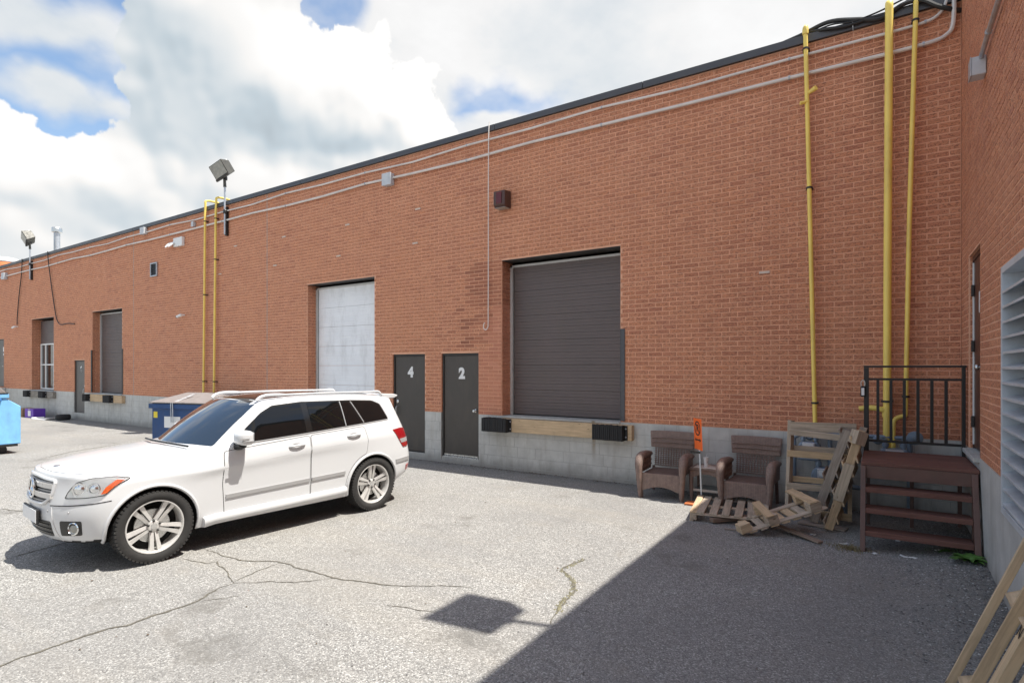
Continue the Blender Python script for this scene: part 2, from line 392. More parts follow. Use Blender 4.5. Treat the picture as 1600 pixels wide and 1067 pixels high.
def wood(name, cols, dark=.35):
    m = bpy.data.materials.new(name); m.use_nodes = True; t = NT(m.node_tree)
    o = t.obj(); r = t.rand()
    b = t.n('ShaderNodeBsdfPrincipled', {'Roughness': .8, 'Specular IOR Level': .3})
    off = t.n('ShaderNodeCombineXYZ', {0: t.math('MULTIPLY', r, 37.), 1: t.math('MULTIPLY', r, 11.), 2: t.math('MULTIPLY', r, 23.)}).outputs[0]
    o2 = t.vmath('ADD', o, off)
    gr = t.n('ShaderNodeTexNoise', {'Vector': t.mapping(o2, (1.6, 26, 26)), 'Scale': 1.6, 'Detail': 7, 'Roughness': .62, 'Distortion': .35}).outputs['Fac']
    c = t.ramp(r, [(i/(len(cols)-1), x) for i, x in enumerate(cols)])
    c = t.mix(t.ramp(gr, [(.42, dark), (.6, 0.)]), c, tuple(x*.36 for x in cols[0]))
    c = t.mix(t.ramp(t.noise(o2, 3.3, 6, .65), [(.5, 0.), (.75, .5)]), c, tuple(x*.5 for x in cols[-1]))
    kn = t.n('ShaderNodeTexVoronoi', {'Vector': t.mapping(o2, (2.2, 7, 7)), 'Scale': 1.5}).outputs['Distance']
    c = t.mix(t.ramp(kn, [(.04, .75), (.1, 0.)]), c, (.10, .05, .025))
    t.t.links.new(c, b.inputs['Base Color'])
    t.t.links.new(t.bump(gr, .3, .004), b.inputs['Normal'])
    t.n('ShaderNodeOutputMaterial', {0: b.outputs[0]}); return m
M['pallet_new'] = wood('pallet_pine', [(.62, .46, .29), (.67, .51, .34), (.58, .42, .26), (.65, .48, .30)])
M['pallet_mid'] = wood('pallet_tan', [(.52, .42, .31), (.58, .48, .38), (.48, .385, .29), (.56, .465, .37)], .4)
M['pallet_old'] = wood('pallet_grey', [(.36, .295, .24), (.42, .355, .30), (.32, .26, .21), (.40, .34, .285)], .45)
M['pallet_brown'] = wood('pallet_brown', [(.30, .215, .16), (.35, .26, .20), (.27, .19, .145), (.33, .24, .185)], .45)
M['beam'] = wood('dock_timber', [(.62, .45, .28), (.66, .49, .31)], .3)
M['beam_old'] = wood('dock_timber_old', [(.30, .27, .23), (.36, .33, .29)], .6)
M['stair_wood'] = wood('stair_brown', [(.19, .092, .072), (.215, .105, .083)], .3)

# ------------------------------------------------------------------ bricks
def pix(X, Y, Z):
    dx, dy = X-CXW, Y+DC; dep = dx*-.5462+dy*.8376; rr = dx*.8376+dy*.5462
    return 800+885*rr/dep, 575-885*(Z-HC)/dep, dep
def brick_layout(u0, u1, z0, z1, holes=(), L=.238, Hc=.0755, J=.010, exact_top=False):
    out = []; k = 0; z = z0
    while z < z1-.02:
        za, zb = z+J/2, min(z+Hc, z1)-J/2; zm = (za+zb)/2
        iv = [(u0, u1)]
        for a, b, c, d in holes:
            if c < zm < d:
                n = []
                for p, q in iv:
                    if b <= p or a >= q: n.append((p, q)); continue
                    if a > p: n.append((p, a))
                    if b < q: n.append((b, q))
                iv = n
        for p, q in iv:
            s = math.floor(p/L)*L + (L/2 if k % 2 else 0)
            if s > p: s -= L
            while s < q:
                a, b = max(s, p)+J/2, min(s+L, q)-J/2
                if b-a > .035: out.append((a, b, za, zb))
                s += L
        z += Hc; k += 1
    return out
def brick_mesh(name, bricks, O, U, N, m, jit=.0016, depth=.012, bev=.003):
    """all the given bricks as bevelled blocks standing proud of the mortar; O + U*u + Z*z + N*d"""
    n = len(bricks); B = np.array(bricks); O = np.array(O, float); U = np.array(U, float); N = np.array(N, float); Z = np.array((0, 0, 1.))
    a, b, c, d = B.T
    cor = [(a, c), (b, c), (b, d), (a, d)]; inn = [(a+bev, c+bev), (b-bev, c+bev), (b-bev, d-bev), (a+bev, d-bev)]
    vs = np.zeros((n, 8, 3)); base = rng.uniform(-jit, jit, n)
    for i, (u, z) in enumerate(cor): vs[:, i] = O + U*u[:, None] + Z*z[:, None] - N*depth
    for i, (u, z) in enumerate(inn):
        dd = base + rng.uniform(-jit*.6, jit*.6, n)
        vs[:, 4+i] = O + U*u[:, None] + Z*z[:, None] + N*dd[:, None]
    q = np.array([(4, 5, 6, 7), (0, 1, 5, 4), (1, 2, 6, 5), (2, 3, 7, 6), (3, 0, 4, 7)])
    if np.cross(U, Z).dot(N) < 0: q = q[:, ::-1]
    fs = (q[None] + (np.arange(n)*8)[:, None, None]).reshape(-1, 4)
    me = bpy.data.meshes.new(name); me.vertices.add(n*8); me.vertices.foreach_set('co', vs.ravel())
    me.loops.add(fs.size); me.loops.foreach_set('vertex_index', fs.ravel().astype(np.int32))
    me.polygons.add(len(fs)); me.polygons.foreach_set('loop_start', np.arange(0, fs.size, 4, dtype=np.int32))
    me.polygons.foreach_set('loop_total', np.full(len(fs), 4, dtype=np.int32))
    me.update(calc_edges=True); me.validate(); me.shade_flat()
    at = me.attributes.new('rnd', 'FLOAT', 'POINT'); at.data.foreach_set('value', np.repeat(rng.random(n), 8).astype(np.float32))
    me.materials.append(m); return me
def link(name, me, parent=None, **kw):
    o = bpy.data.objects.new(name, me); C.objects.link(o); par(o, parent); return tag(o, **kw)
def single_pieces(name, bricks, O, U, N, m, parent, jit=.0016, depth=.012, bev=.003):
    """each of these an object of its own, sharing a mesh with the pieces of the same size"""
    cache = {}
    for a, b, c, d in bricks:
        key = (round(b-a, 3), round(d-c, 3)); lst = cache.setdefault(key, [])
        if len(lst) < 5:
            w, h = b-a, d-c
            me = brick_mesh(name, [(-w/2, w/2, -h/2, h/2)], (0, 0, 0), U, N, m, jit, depth, bev)
            me.attributes['rnd'].data.foreach_set('value', np.zeros(8, dtype=np.float32)); lst.append(me)
        else: me = random.choice(lst)
        o = link(name, me, parent); o.location = Vector(O) + Vector(U)*((a+b)/2) + Vector((0, 0, (c+d)/2))
def wall_sheet(name, u0, u1, z0, z1, holes, O, U, N, m, parent, back=.30, front=-.004, **kw):
    """mortar body of a wall: grid cells without the openings, with a back face and reveals"""
    us = sorted({u0, u1, *[h[0] for h in holes], *[h[1] for h in holes]}); zs = sorted({z0, z1, *[h[2] for h in holes], *[h[3] for h in holes]})
    us = [u for u in us if u0 <= u <= u1]; zs = [z for z in zs if z0 <= z <= z1]
    mb = MB(); O, U, N = Vector(O), Vector(U), Vector(N); Z = Vector((0, 0, 1))
    solid = lambda i, j: 0 <= i < len(us)-1 and 0 <= j < len(zs)-1 and not any(h[0] < (us[i]+us[i+1])/2 < h[1] and h[2] < (zs[j]+zs[j+1])/2 < h[3] for h in holes)
    P = lambda u, z, d: O+U*u+Z*z+N*d
    for i in range(len(us)-1):
        for j in range(len(zs)-1):
            if not solid(i, j): continue
            a, b, c, d = us[i], us[i+1], zs[j], zs[j+1]
            mb.add([P(a, c, front), P(b, c, front), P(b, d, front), P(a, d, front)], [(0, 1, 2, 3)])
            mb.add([P(a, c, -back), P(b, c, -back), P(b, d, -back), P(a, d, -back)], [(3, 2, 1, 0)])
            for di, dj, e in ((-1, 0, (a, c, a, d)), (1, 0, (b, d, b, c)), (0, -1, (b, c, a, c)), (0, 1, (a, d, b, d))):
                if not solid(i+di, j+dj):
                    mb.add([P(e[0], e[1], front), P(e[2], e[3], front), P(e[2], e[3], -back), P(e[0], e[1], -back)], [(0, 1, 2, 3)])
    o = mb.build(name, m, parent, **kw)
    bm = bmesh.new(); bm.from_mesh(o.data); bmesh.ops.remove_doubles(bm, verts=bm.verts, dist=1e-4); bmesh.ops.recalc_face_normals(bm, faces=bm.faces); bm.to_mesh(o.data); bm.free()
    return o
def pick(bricks, O, U, n=300):
    """the n pieces that show largest in the frame"""
    O, U = Vector(O), Vector(U); sc = []
    for i, (a, b, c, d) in enumerate(bricks):
        p, q = O+U*a, O+U*b
        try:
            x0, y0, d0 = pix(p.x, p.y, p.z+c); x1, y1, d1 = pix(q.x, q.y, q.z+d)
        except ZeroDivisionError: continue
        if min(d0, d1) < .3: continue
        if not (8 < (x0+x1)/2 < 1592 and 12 < (y0+y1)/2 < 1058): continue
        sc.append((abs(x1-x0)*abs(y1-y0), i))
    sc.sort(reverse=True); s = {i for _, i in sc[:n]}
    return [b for i, b in enumerate(bricks) if i in s], [b for i, b in enumerate(bricks) if i not in s]

# ------------------------------------------------------------------ ground
def ground_z(x, y):
    # silt and gravel banked up against the foot of the side wing
    return .10*math.exp(-(max(0, -x)/.42)**2)*math.exp(-((y+1.2)/2.6)**2)
gx = sorted({-400, -120, -60, -42, -30, -22, -16, -12, -9, -7, -5.5, -4.5, -3.6, 6, 40, 400, *np.round(np.arange(-3, .41, .2), 3)})
gy = sorted({-400, -120, -50, -30, -20, -14, 8, 60, 400, *np.round(np.arange(-11, .61, .35), 3)})
mb = MB(); mb.v = [(x, y, ground_z(x, y) if x > -3.3 else 0) for y in gy for x in gx]
nx = len(gx); mb.f = [(j*nx+i, j*nx+i+1, (j+1)*nx+i+1, (j+1)*nx+i) for j in range(len(gy)-1) for i in range(nx-1)]; mb.m = [0]*len(mb.f)
yard = mb.build('asphalt_yard', M['asphalt'], smooth=True, kind='structure')
tag(yard, 'pale worn asphalt yard with cracks')

def gpx(px, py, z=0):
    t = (px-800)/885; r = (-.5462+t*.8376, .8376+t*.5462, (575-py)/885); s = (z-HC)/r[2]
    return Vector((CXW+s*r[0], -DC+s*r[1], z))
def ribbon(name, pts, w, m, zoff=.004, jit=.4, parent=yard, kind=None):
    """a ragged crack: many short jogs, width wandering to almost nothing"""
    P = [Vector(p) for p in pts]; fine = []
    for a, b in zip(P[:-1], P[1:]):
        n = max(2, int((b-a).length/.035))
        for k in range(n): fine.append(a.lerp(b, k/n))
    fine.append(P[-1]); vs = []; fs = []; wob = 0
    for i, p in enumerate(fine):
        t = (fine[min(i+1, len(fine)-1)]-fine[max(i-1, 0)]).normalized(); nrm = Vector((-t.y, t.x, 0))
        wob = wob*.75+random.uniform(-.012, .012); ww = w*random.uniform(1-jit, 1+jit)*(.35+.65*min(1, 4*min(i, len(fine)-1-i)/len(fine)))
        c = p+nrm*wob; z = ground_z(c.x, c.y) if c.x > -3.3 else 0
        vs += [(c.x+nrm.x*ww/2, c.y+nrm.y*ww/2, z+zoff), (c.x-nrm.x*ww/2, c.y-nrm.y*ww/2, z+zoff)]
        if i: fs.append((2*i-2, 2*i-1, 2*i+1, 2*i))
    mb = MB().add(vs, fs); return mb.build(name, m, parent, kind=kind)
def q6(l): return [gpx(x/2.2857, 860+y/2.2857) for x, y in l]
ribbon('crack', q6([(-200, 490), (0, 410), (100, 375), (230, 328), (350, 290), (470, 262), (560, 230), (640, 205), (700, 178), (740, 155), (790, 130), (830, 118)]), .022, M['crack'])
ribbon('crack', q6([(830, 118), (825, 92), (800, 72), (770, 55), (775, 40), (740, 48), (650, 30)]), .012, M['crack'], .0045)
ribbon('crack', q6([(830, 119), (940, 112), (1050, 115), (1150, 105), (1190, 98)]), .010, M['crack'], .005)
ribbon('crack', q6([(730, -5), (800, 18), (870, 35), (990, 40), (1060, 60), (1200, 98), (1340, 115), (1400, 123), (1600, 127), (1690, 132)]), .017, M['crack'])
ribbon('crack', q6([(832, 112), (900, 80), (990, 44)]), .009, M['crack'], .0045)
ribbon('crack', q6([(712, 178), (800, 172), (870, 160)]), .008, M['crack'], .0045)
ribbon('crack', q6([(1380, 195), (1480, 208), (1560, 220)]), .008, M['crack'])
ribbon('crack', [gpx(0, 876), gpx(40, 865), gpx(95, 850), gpx(150, 838)], .02, M['crack'])
def q7(l): return [gpx(640+x/2.907, 700+y/2.907) for x, y in l]
ribbon('crack', q7([(795, 503), (740, 525), (690, 555), (715, 578), (748, 605), (742, 650), (705, 690), (672, 735), (640, 800)]), .02, M['crack'])
# far hairlines across the sunlit yard
ribbon('crack', [gpx(60, 718), gpx(110, 706), gpx(190, 693)], .03, M['crack'])
ribbon('crack', [gpx(0, 795), gpx(24, 798), gpx(60, 800)], .02, M['crack'])
# moss clumps that grew in the widest crack
mb = MB()
for seg in zip(q7([(795, 503), (690, 555), (748, 605), (742, 650), (690, 705)]), q7([(690, 555), (748, 605), (742, 650), (690, 705), (672, 745)])):
    for k in range(38):
        p = seg[0].lerp(seg[1], random.random()) + Vector((random.gauss(0, .016), random.gauss(0, .016), .0))
        r = random.uniform(.004, .014); h = random.uniform(.004, .012)
        mb.add([(p.x+r*cos(a), p.y+r*sin(a), .001) for a in (0, 1.3, 2.6, 3.9, 5.1)]+[(p.x, p.y, h+.004)], [(i, (i+1) % 5, 5) for i in range(5)])
tag(mb.build('crack_moss', M['moss'], kind='stuff'), 'dry olive moss in the crack beside the shadow', 'moss')
# ================================================================== long warehouse (wall along X, facing -Y)
ZF, ZT = 1.06, 6.74
wh = thing('brick_warehouse', 'long red brick warehouse wall with dock doors and a concrete block base', 'building')
DOCKS = [(-7.17, -4.67), (-13.19, -10.75), (-25.94, -23.48), (-32.10, -29.62)]
DOORS = [(-10.17, -9.19, .15, 2.31), (-8.73, -7.74, .13, 2.31), (-27.60, -26.62, .20, 2.31), (-36.55, -35.57, 1.10, 3.38)]
holes = [(a, b, ZF-.01, 4.13) for a, b in DOCKS] + DOORS
wall = wall_sheet('wall', -50, 0, ZF, ZT, holes, (0, 0, 0), (1, 0, 0), (0, -1, 0), M['mortar'], wh, back=.40)
allb = brick_layout(-50, 0, ZF, ZT, holes)
# the rebuilt jamb beside the near dock: dark bricks toothed into the wall on top, smooth pale ones below
def jamb_zone(b):
    a, q, c, d = b; x, z = (a+q)/2, (c+d)/2
    if not (-9.3 < x < -7.17): return 0
    k = math.sin(z*37.1)*.5+math.sin(z*91.7)*.3
    if x > -7.17-.32-.22*k*(z < 3.0) and z < 3.25 and x > -7.74+.0*k: return 2
    if z > 3.25 and z < 4.12 and x > -8.02+.16*k: return 1
    if 2.33 < z < 3.25 and -8.25+.2*k < x <= -7.4: return 1 if (math.sin(x*23+z*57) > -.1) else 0
    if z < 2.33 and x > -7.74: return 2
    return 0
zone = [jamb_zone(b) for b in allb]
main = [b for b, k in zip(allb, zone) if k == 0]
near, rest = pick(main, (0, 0, 0), (1, 0, 0))
single_pieces('brick', near, (0, 0, 0), (1, 0, 0), (0, -1, 0), M['brick'], wall)
link('brick_courses', brick_mesh('brick_courses', rest, (0, 0, 0), (1, 0, 0), (0, -1, 0), M['brick']), wall, kind='stuff')
link('dark_brick_courses', brick_mesh('dark_brick_courses', [b for b, k in zip(allb, zone) if k == 1], (0, -.002, 0), (1, 0, 0), (0, -1, 0), M['brick_dark'], .002), wall, kind='stuff', label='dark toothed-in repair bricks beside the near dock door')
link('smooth_brick_courses', brick_mesh('smooth_brick_courses', [b for b, k in zip(allb, zone) if k == 2], (0, -.002, 0), (1, 0, 0), (0, -1, 0), M['brick_smooth'], .0015), wall, kind='stuff', label='smooth pinkish bricks of the rebuilt door jamb')
# pale mortar behind the dark repair
MBp = MB().box(-8.0, -7.172, .006, .02, 3.26, 4.125); MBp.build('pale_mortar', M['mortar_pale'], wall)
for a, b in DOCKS:
    jb = brick_layout(.012, .33, ZF, 4.13)
    if a == DOCKS[0][0]:
        up = [q for q in jb if q[2] > 3.24]; lo = [q for q in jb if q[2] <= 3.24]
        link('jamb_bricks', brick_mesh('jamb_bricks', up, (a+.009, 0, 0), (0, 1, 0), (1, 0, 0), M['brick_dark'], .002), wall, kind='stuff')
        link('jamb_bricks', brick_mesh('jamb_bricks', lo, (a+.009, 0, 0), (0, 1, 0), (1, 0, 0), M['brick_smooth'], .002), wall, kind='stuff')
    else:
        link('jamb_bricks', brick_mesh('jamb_bricks', jb, (a+.009, 0, 0), (0, 1, 0), (1, 0, 0), M['brick'], .002), wall, kind='stuff')
    link('jamb_bricks', brick_mesh('jamb_bricks', jb, (b-.009, 0, 0), (0, 1, 0), (-1, 0, 0), M['brick'], .002), wall, kind='stuff')
for a, b, c, d in DOORS:
    for x, n in ((a, 1), (b, -1)):
        jb = brick_layout(.012, .09, max(ZF, c), d)
        if jb: link('jamb_bricks', brick_mesh('jamb_bricks', jb, (x+.009*n, 0, 0), (0, 1, 0), (n, 0, 0), M['brick'], .002), wall, kind='stuff')
# concrete base
fnd = wall_sheet('foundation', -50, 0, -.4, ZF, [(a, b, -1, d) if a != -36.55 else (a, b, 1.02, 3) for a, b, c, d in DOORS if c < 1] , (0, 0, 0), (1, 0, 0), (0, -1, 0), M['joint'], wh, back=.40, front=-.0022)
blk = []
for k, (za, zb) in enumerate(((-.12, .06), (.06, .26), (.26, .46), (.46, .66), (.66, .86), (.86, 1.06))):
    x = -50 + random.uniform(0, .3)
    while x < 0:
        L = random.choice((.40, .40, .40, .80, .60, 1.2, .2)); p = x; q = min(x+L, 0); x = q
        iv = [(p, q)]
        for a, b, c, d in DOORS:
            if c < (za+zb)/2 < d:
                n = []
                for s, e in iv:
                    if b <= s or a >= e: n.append((s, e)); continue
                    if a > s: n.append((s, a))
                    if b < e: n.append((b, e))
                iv = n
        for s, e in iv:
            if e-s > .05: blk.append((s+.003, e-.003, za+.003, zb-.003))
bn, br = pick(blk, (0, 0, 0), (1, 0, 0))
single_pieces('concrete_block', bn, (0, 0, 0), (1, 0, 0), (0, -1, 0), M['block'], fnd, .0005, .010, .0012)
link('block_courses', brick_mesh('block_courses', br, (0, 0, 0), (1, 0, 0), (0, -1, 0), M['block'], .0005, .010, .0012), fnd, kind='stuff')
# sills under the man doors
for a, b, c, d in DOORS:
    if c < 1: MB().box(a+.002, b-.002, .012, .39, -.2, c-.004).build('door_sill', M['block'], fnd, bevel=.006)
# coping: sheet metal in lengths, each lapping the next
cop = MB()
x = -50.
while x < .06:
    e = min(x+3.05, .06); cop.prism([(-.055, 6.735), (-.045, 6.735), (-.045, 6.745), (.50, 6.745), (.50, 6.855), (-.055, 6.85)], (x+.004, 0, 0), (0, 1, 0), (0, 0, 1), (e-x-.008, 0, 0)); x = e
cop.build('coping', M['coping'], wh, bevel=.006)
MB().box(-50, 14, .5, 26, 6.3, 6.42).build('roof', M['joint'], wh)
MB().box(-50, 14, 25.7, 26, -.2, 6.7).box(-50.3, -50, 0, 26, -.2, 6.7).build('far_wall', M['mortar'], wh)
# control joints and little weep tiles
jt = MB()
for x in (-14.9, -22.6): jt.box(x-.008, x+.008, -.004, .0, 1.06, 6.73)
jt.build('control_joint', M['joint'], wh)
for x, z in ((-9.39, 5.49), (-11.67, 5.46), (-14.15, 5.48), (-9.47, 4.75), (-11.99, 4.74), (-14.54, 4.76), (-16.4, 5.5), (-17.2, 4.77), (-2.35, 3.45)):
    MB().box(x-.075, x+.075, -.014, .0, z-.018, z+.018).build('wall_vent', M['mortar_pale'], wh, bevel=.003)

# ---- sectional dock doors
def sect_panel(w, h, ribs):
    """one door section: horizontal ribs pressed into its face"""
    s = h/ribs; pf = [(.045, .003)]
    for k in range(ribs):
        z = k*s
        pf += [(.0, z+.003), (.0, z+s*.44), (.003, z+s*.48), (.003, z+s*.52), (.0, z+s*.56), (.0, z+s-.003)]
        if k < ribs-1: pf += [(.006, z+s)]
    pf += [(.045, h-.003)]
    return MB().prism(pf, (-w/2, 0, 0), (0, 1, 0), (0, 0, 1), (w, 0, 0))
def dock_door(a, b, z0, z1, y, m, frame, npan=6, ribs=4, label=None, left_trim=True):
    d = bpy.data.objects.new('dock_door', None); C.objects.link(d); d.parent = wh; d.location = ((a+b)/2, y, z0); tag(d, label)
    w = b-a-.10; h = (z1-z0-.12)/npan
    me = sect_panel(w, h, ribs).mesh('door_panel', m)
    for k in range(npan):
        o = bpy.data.objects.new('door_panel', me); C.objects.link(o); o.parent = d; o.location = (.03, 0, .02+k*h)
    t = MB().box(-w/2-.075, -w/2+.012, -.045, .02, 0, z1-z0-.06).box(-w/2-.075, w/2+.09, -.045, .02, z1-z0-.105, z1-z0-.06)
    t.build('door_track', frame, d, bevel=.004)
    MB().box(-w/2, w/2+.06, -.012, .05, -.015, .02).build('bottom_seal', M['rubber'], d)
    return d
dock_door(-7.17, -4.67, ZF, 4.13, .34, M['brown_door'], M['grey_frame'], label='dark brown ribbed dock door beside door 2')
dock_door(-13.19, -10.75, ZF, 4.13, .30, M['white_door'], M['grey_frame'], label='white ribbed dock door behind the parked car')
dock_door(-25.94, -23.48, ZF, 4.13, .30, M['brown_door'], M['grey_frame'], label='dark brown dock door behind the blue dumpster')
# the half open one at the far end: short raised section over a framed pane coloured as the dark interior
fd = bpy.data.objects.new('dock_door', None); C.objects.link(fd); fd.parent = wh; fd.location = (-30.86, .32, ZF); tag(fd, 'far dock door raised above a framed pane coloured as the dark interior')
for k in range(2):
    o = bpy.data.objects.new('door_panel', sect_panel(2.34, .5, 4).mesh('door_panel', M['brown_door'])); C.objects.link(o); o.parent = fd; o.location = (0, 0, 2.0+.5*k)
M['interior_dark_glass'] = mat('interior_dark_glass', (.012, .013, .014), .04, spec=.9)  # near-black colour stands in for the unlit room behind the pane
MB().box(-1.17, 1.17, .03, .045, .03, 1.97).build('interior_dark_pane', M['interior_dark_glass'], fd)
sc = MB()
for x in (-1.17, -.66, .28, 1.12): sc.box(x, x+.06, -.02, .05, .02, 2.0)
for z in (.02, 1.06, 1.95): sc.box(-1.11, 1.12, -.015, .045, z, z+.055)
sc.build('screen_frame', M['white'], fd, bevel=.004)
# steel lintels and thresholds of the docks
for a, b in DOCKS:
    MB().box(a-.0, b, .004, .395, 4.118, 4.128).build('lintel', M['dark_frame'], wh)
    MB().box(a+.004, b-.004, -.03, .39, ZF-.035, ZF-.006).build('dock_sill', M['galv'] if a != -7.17 else M['concrete'], wh, bevel=.005)
# corner guards of dark angle iron
for x, s in ((-4.66, 1), (-25.95, -1), (-23.47, 1)):
    MB().box(x, x+.075*s, -.014, -.004, ZF+.02, 2.68).box(x-.010*s, x, -.014, .10, ZF+.02, 2.68).build('corner_guard', M['dark_frame'] if x < -5 else M['coping'], wh, bevel=.003)

# ---- steel man doors
def man_door(a, b, z0, z1, num, knob, label, m=None):
    d = bpy.data.objects.new('man_door', None); C.objects.link(d); d.parent = wh; d.location = ((a+b)/2, .06, z0); tag(d, label)
    w, h = b-a, z1-z0; m = m or M['man_door']
    MB().box(-w/2+.045, w/2-.045, 0, .045, .02, h-.05).build('door_leaf', m, d, bevel=.003)
    MB().box(-w/2, -w/2+.04, -.02, .08, 0, h).box(w/2-.04, w/2, -.02, .08, 0, h).box(-w/2+.04, w/2-.04, -.02, .08, h-.045, h).build('door_frame', M['dark_frame'], d, bevel=.003)
    MB().box(-w/2+.04, w/2-.04, -.03, .06, -.015, .016).build('threshold', M['steel'] if num == '2' else M['dark_frame'], d, bevel=.003)
    if num == '2': MB().box(-w/2+.05, w/2-.05, -.008, -.001, .025, .055).build('door_sweep', M['steel'], d)
    if num: text_obj('number', num, .30, M['white'], Tm((0.02, -.0025, 1.75), (1, 0, 0), (0, 0, 1), (0, -1, 0)), d, .002, .018)
    s = 1 if knob > 0 else -1; kx = s*(w/2-.115)
    hb = MB()
    if num == '4' or num == '6':
        hb.lathe([(.0, -.02), (.035, -.02), (.035, 0)], Tm((kx, 0, 1.1), (1, 0, 0), (0, 0, 1), (0, -1, 0)), 14)
        hb.tube(smooth_path([(kx, 0, .99), (kx, -.05, .98), (kx, -.06, .90), (kx, -.05, .82), (kx, 0, .80)], 4), .012, 8)
        hb.lathe([(.04, .0), (.04, .012), (.02, .022), (0, .024)], Tm((kx, 0, 1.1), (1, 0, 0), (0, 0, 1), (0, -1, 0)), 14)
    else:
        hb.lathe([(.036, 0), (.034, .012), (.014, .016), (.013, .035), (.028, .045), (.033, .06), (.026, .075), (0, .08)], Tm((kx, 0, .99), (1, 0, 0), (0, 0, 1), (0, -1, 0)), 16)
    hb.build('handle', M['steel'], d, smooth=True)
    hg = MB()
    for z in (.25, 1.05, 1.85): hg.tube([(-s*(w/2-.043), -.012, z), (-s*(w/2-.043), -.012, z+.11)], .009, 8)
    hg.build('hinge', M['dark_frame'], d)
man_door(*DOORS[1], '2', 1, 'charcoal steel door painted with a white 2')
man_door(*DOORS[0], '4', -1, 'charcoal steel door painted with a white 4')
M['grey_door'] = mat('grey_door', (.10, .095, .088), .45, noise=.12, nscale=2, dirt=.2)
man_door(*DOORS[2], '6', 1, 'grey steel door painted with a white 6', M['grey_door'])
man_door(*DOORS[3], None, 1, 'grey steel door at the far end of the wall', M['grey_door'])
pm = MB().box(-35.86, -35.74, .050, .0565, 2.78, 3.0).box(-35.84, -35.76, .050, .0565, 2.6, 2.7); pm.build('door_notice', M['white'], wh)

# ================================================================== side wing (wall along -Y, facing -X)
wg = thing('brick_wing', 'brick side wing with a smooth concrete base at the right edge', 'building')
wh_holes = [(.72, 1.66, ZF-.02, 3.31), (3.15, 4.75, .81, 2.83)]
O2, U2, N2 = (0, 0, 0), (0, -1, 0), (-1, 0, 0)
wall2 = wall_sheet('wall', .0, 17, ZF, ZT, wh_holes, O2, U2, N2, M['mortar'], wg, back=.30)
b2 = brick_layout(.012, 17, ZF, ZT, wh_holes)
n2, r2 = pick(b2, O2, U2)
single_pieces('brick', n2, O2, U2, N2, M['brick'], wall2)
link('brick_courses', brick_mesh('brick_courses', r2, O2, U2, N2, M['brick']), wall2, kind='stuff')
for u in (.72, 1.66):
    n = -1 if u == .72 else 1
    link('jamb_bricks', brick_mesh('jamb_bricks', brick_layout(.012, .1, ZF, 3.31), (0, -u+.009*n, 0), (1, 0, 0), (0, n, 0), M['brick'], .002), wall2, kind='stuff')
wall_sheet('foundation', .012, 17, -.4, ZF, [(3.15, 4.75, .81, 3)], O2, U2, N2, M['concrete'], wg, back=.30, front=.004)
MB().box(-.055, .45, -17.05, -.055, 6.735, 6.85).build('coping', M['coping'], wg, bevel=.006)
MB().box(.45, 14, -17, .5, 6.3, 6.42).build('roof', M['joint'], wg)
MB().box(.0, 14, -17.3, -17, -.2, 6.74).box(14, 14.3, -17, 26, -.2, 6.74).build('far_wall', M['mortar'], wg)
MB().box(.012, .45, .003, .5, -.3, 6.73).build('sun_leak_block', M['mortar'], wg)  # unseen filler block added to keep sun from leaking through the inside corner
# its door, opening off the steel landing
d = bpy.data.objects.new('man_door', None); C.objects.link(d); d.parent = wg; d.location = (.05, -1.19, ZF); tag(d, 'brown steel door with a pale number above the landing')
M['brown_man'] = mat('brown_man_door', (.082, .036, .026), .42, noise=.15, nscale=2, dirt=.2)
MB().box(-.0, .045, -.425, .425, .02, 2.19).build('door_leaf', M['brown_man'], d, bevel=.003)
MB().box(-.012, .08, .43, .468, 0, 2.25).box(-.012, .08, -.468, -.43, 0, 2.25).box(-.012, .08, -.43, .43, 2.195, 2.25).build('door_frame', M['brown_man'], d, bevel=.003)
MB().box(-.016, -.001, .412, .424, .05, 2.17).build('weather_strip', M['white'], d)
hg = MB()
for z in (.25, 1.13, 1.78): hg.box(-.03, -.004, .375, .43, z, z+.13)
hg.build('hinge', M['dark_frame'], d, bevel=.003)
text_obj('number', '1', .30, M['white'], Tm((-.003, -.02, 1.66), (0, -1, 0), (0, 0, 1), (-1, 0, 0)), d, .002, .015)
MB().lathe([(.036, 0), (.034, .012), (.014, .016), (.013, .035), (.028, .045), (.033, .06), (.026, .075), (0, .08)], Tm((0, -.33, .95), (0, 1, 0), (0, 0, 1), (-1, 0, 0)), 16).build('handle', M['steel'], d, smooth=True)
MB().box(-.105, .05, -.475, .475, -.05, -.004).build('door_sill', M['concrete'], d, bevel=.005)
# louvred intake: frame and bent blades
M['louvre'] = mat('louvre_paint', (.56, .59, .62), .42, .1, noise=.09, nscale=5, dirt=.18)
lv = bpy.data.objects.new('louvre_vent', None); C.objects.link(lv); lv.parent = wg; lv.location = (0, -3.95, .81); tag(lv, 'blue grey metal louvre set low in the wall')
fr = MB().box(-.035, .20, .75, .80, 0, 2.02).box(-.035, .20, -.80, -.75, 0, 2.02).box(-.035, .20, -.75, .75, 0, .055).box(-.035, .20, -.75, .75, 1.965, 2.02)
fr.build('louvre_frame', M['louvre'], lv, bevel=.003)
MB().box(.19, .20, -.75, .75, .05, 1.97).build('shade_backing', M['black'], lv)  # black sheet whose colour supplies the shade inside, behind the blades
blade = MB().prism([(-.034, .002), (-.032, -.016), (-.026, -.016), (-.022, -.002), (.03, .014), (.09, .034), (.13, .050), (.13, .062), (.125, .062), (.123, .055), (.08, .038), (.03, .022), (-.026, .006)], (0, -.748, 0), (1, 0, 0), (0, 0, 1), (0, 1.496, 0)).mesh('louvre_blade', M['louvre'])
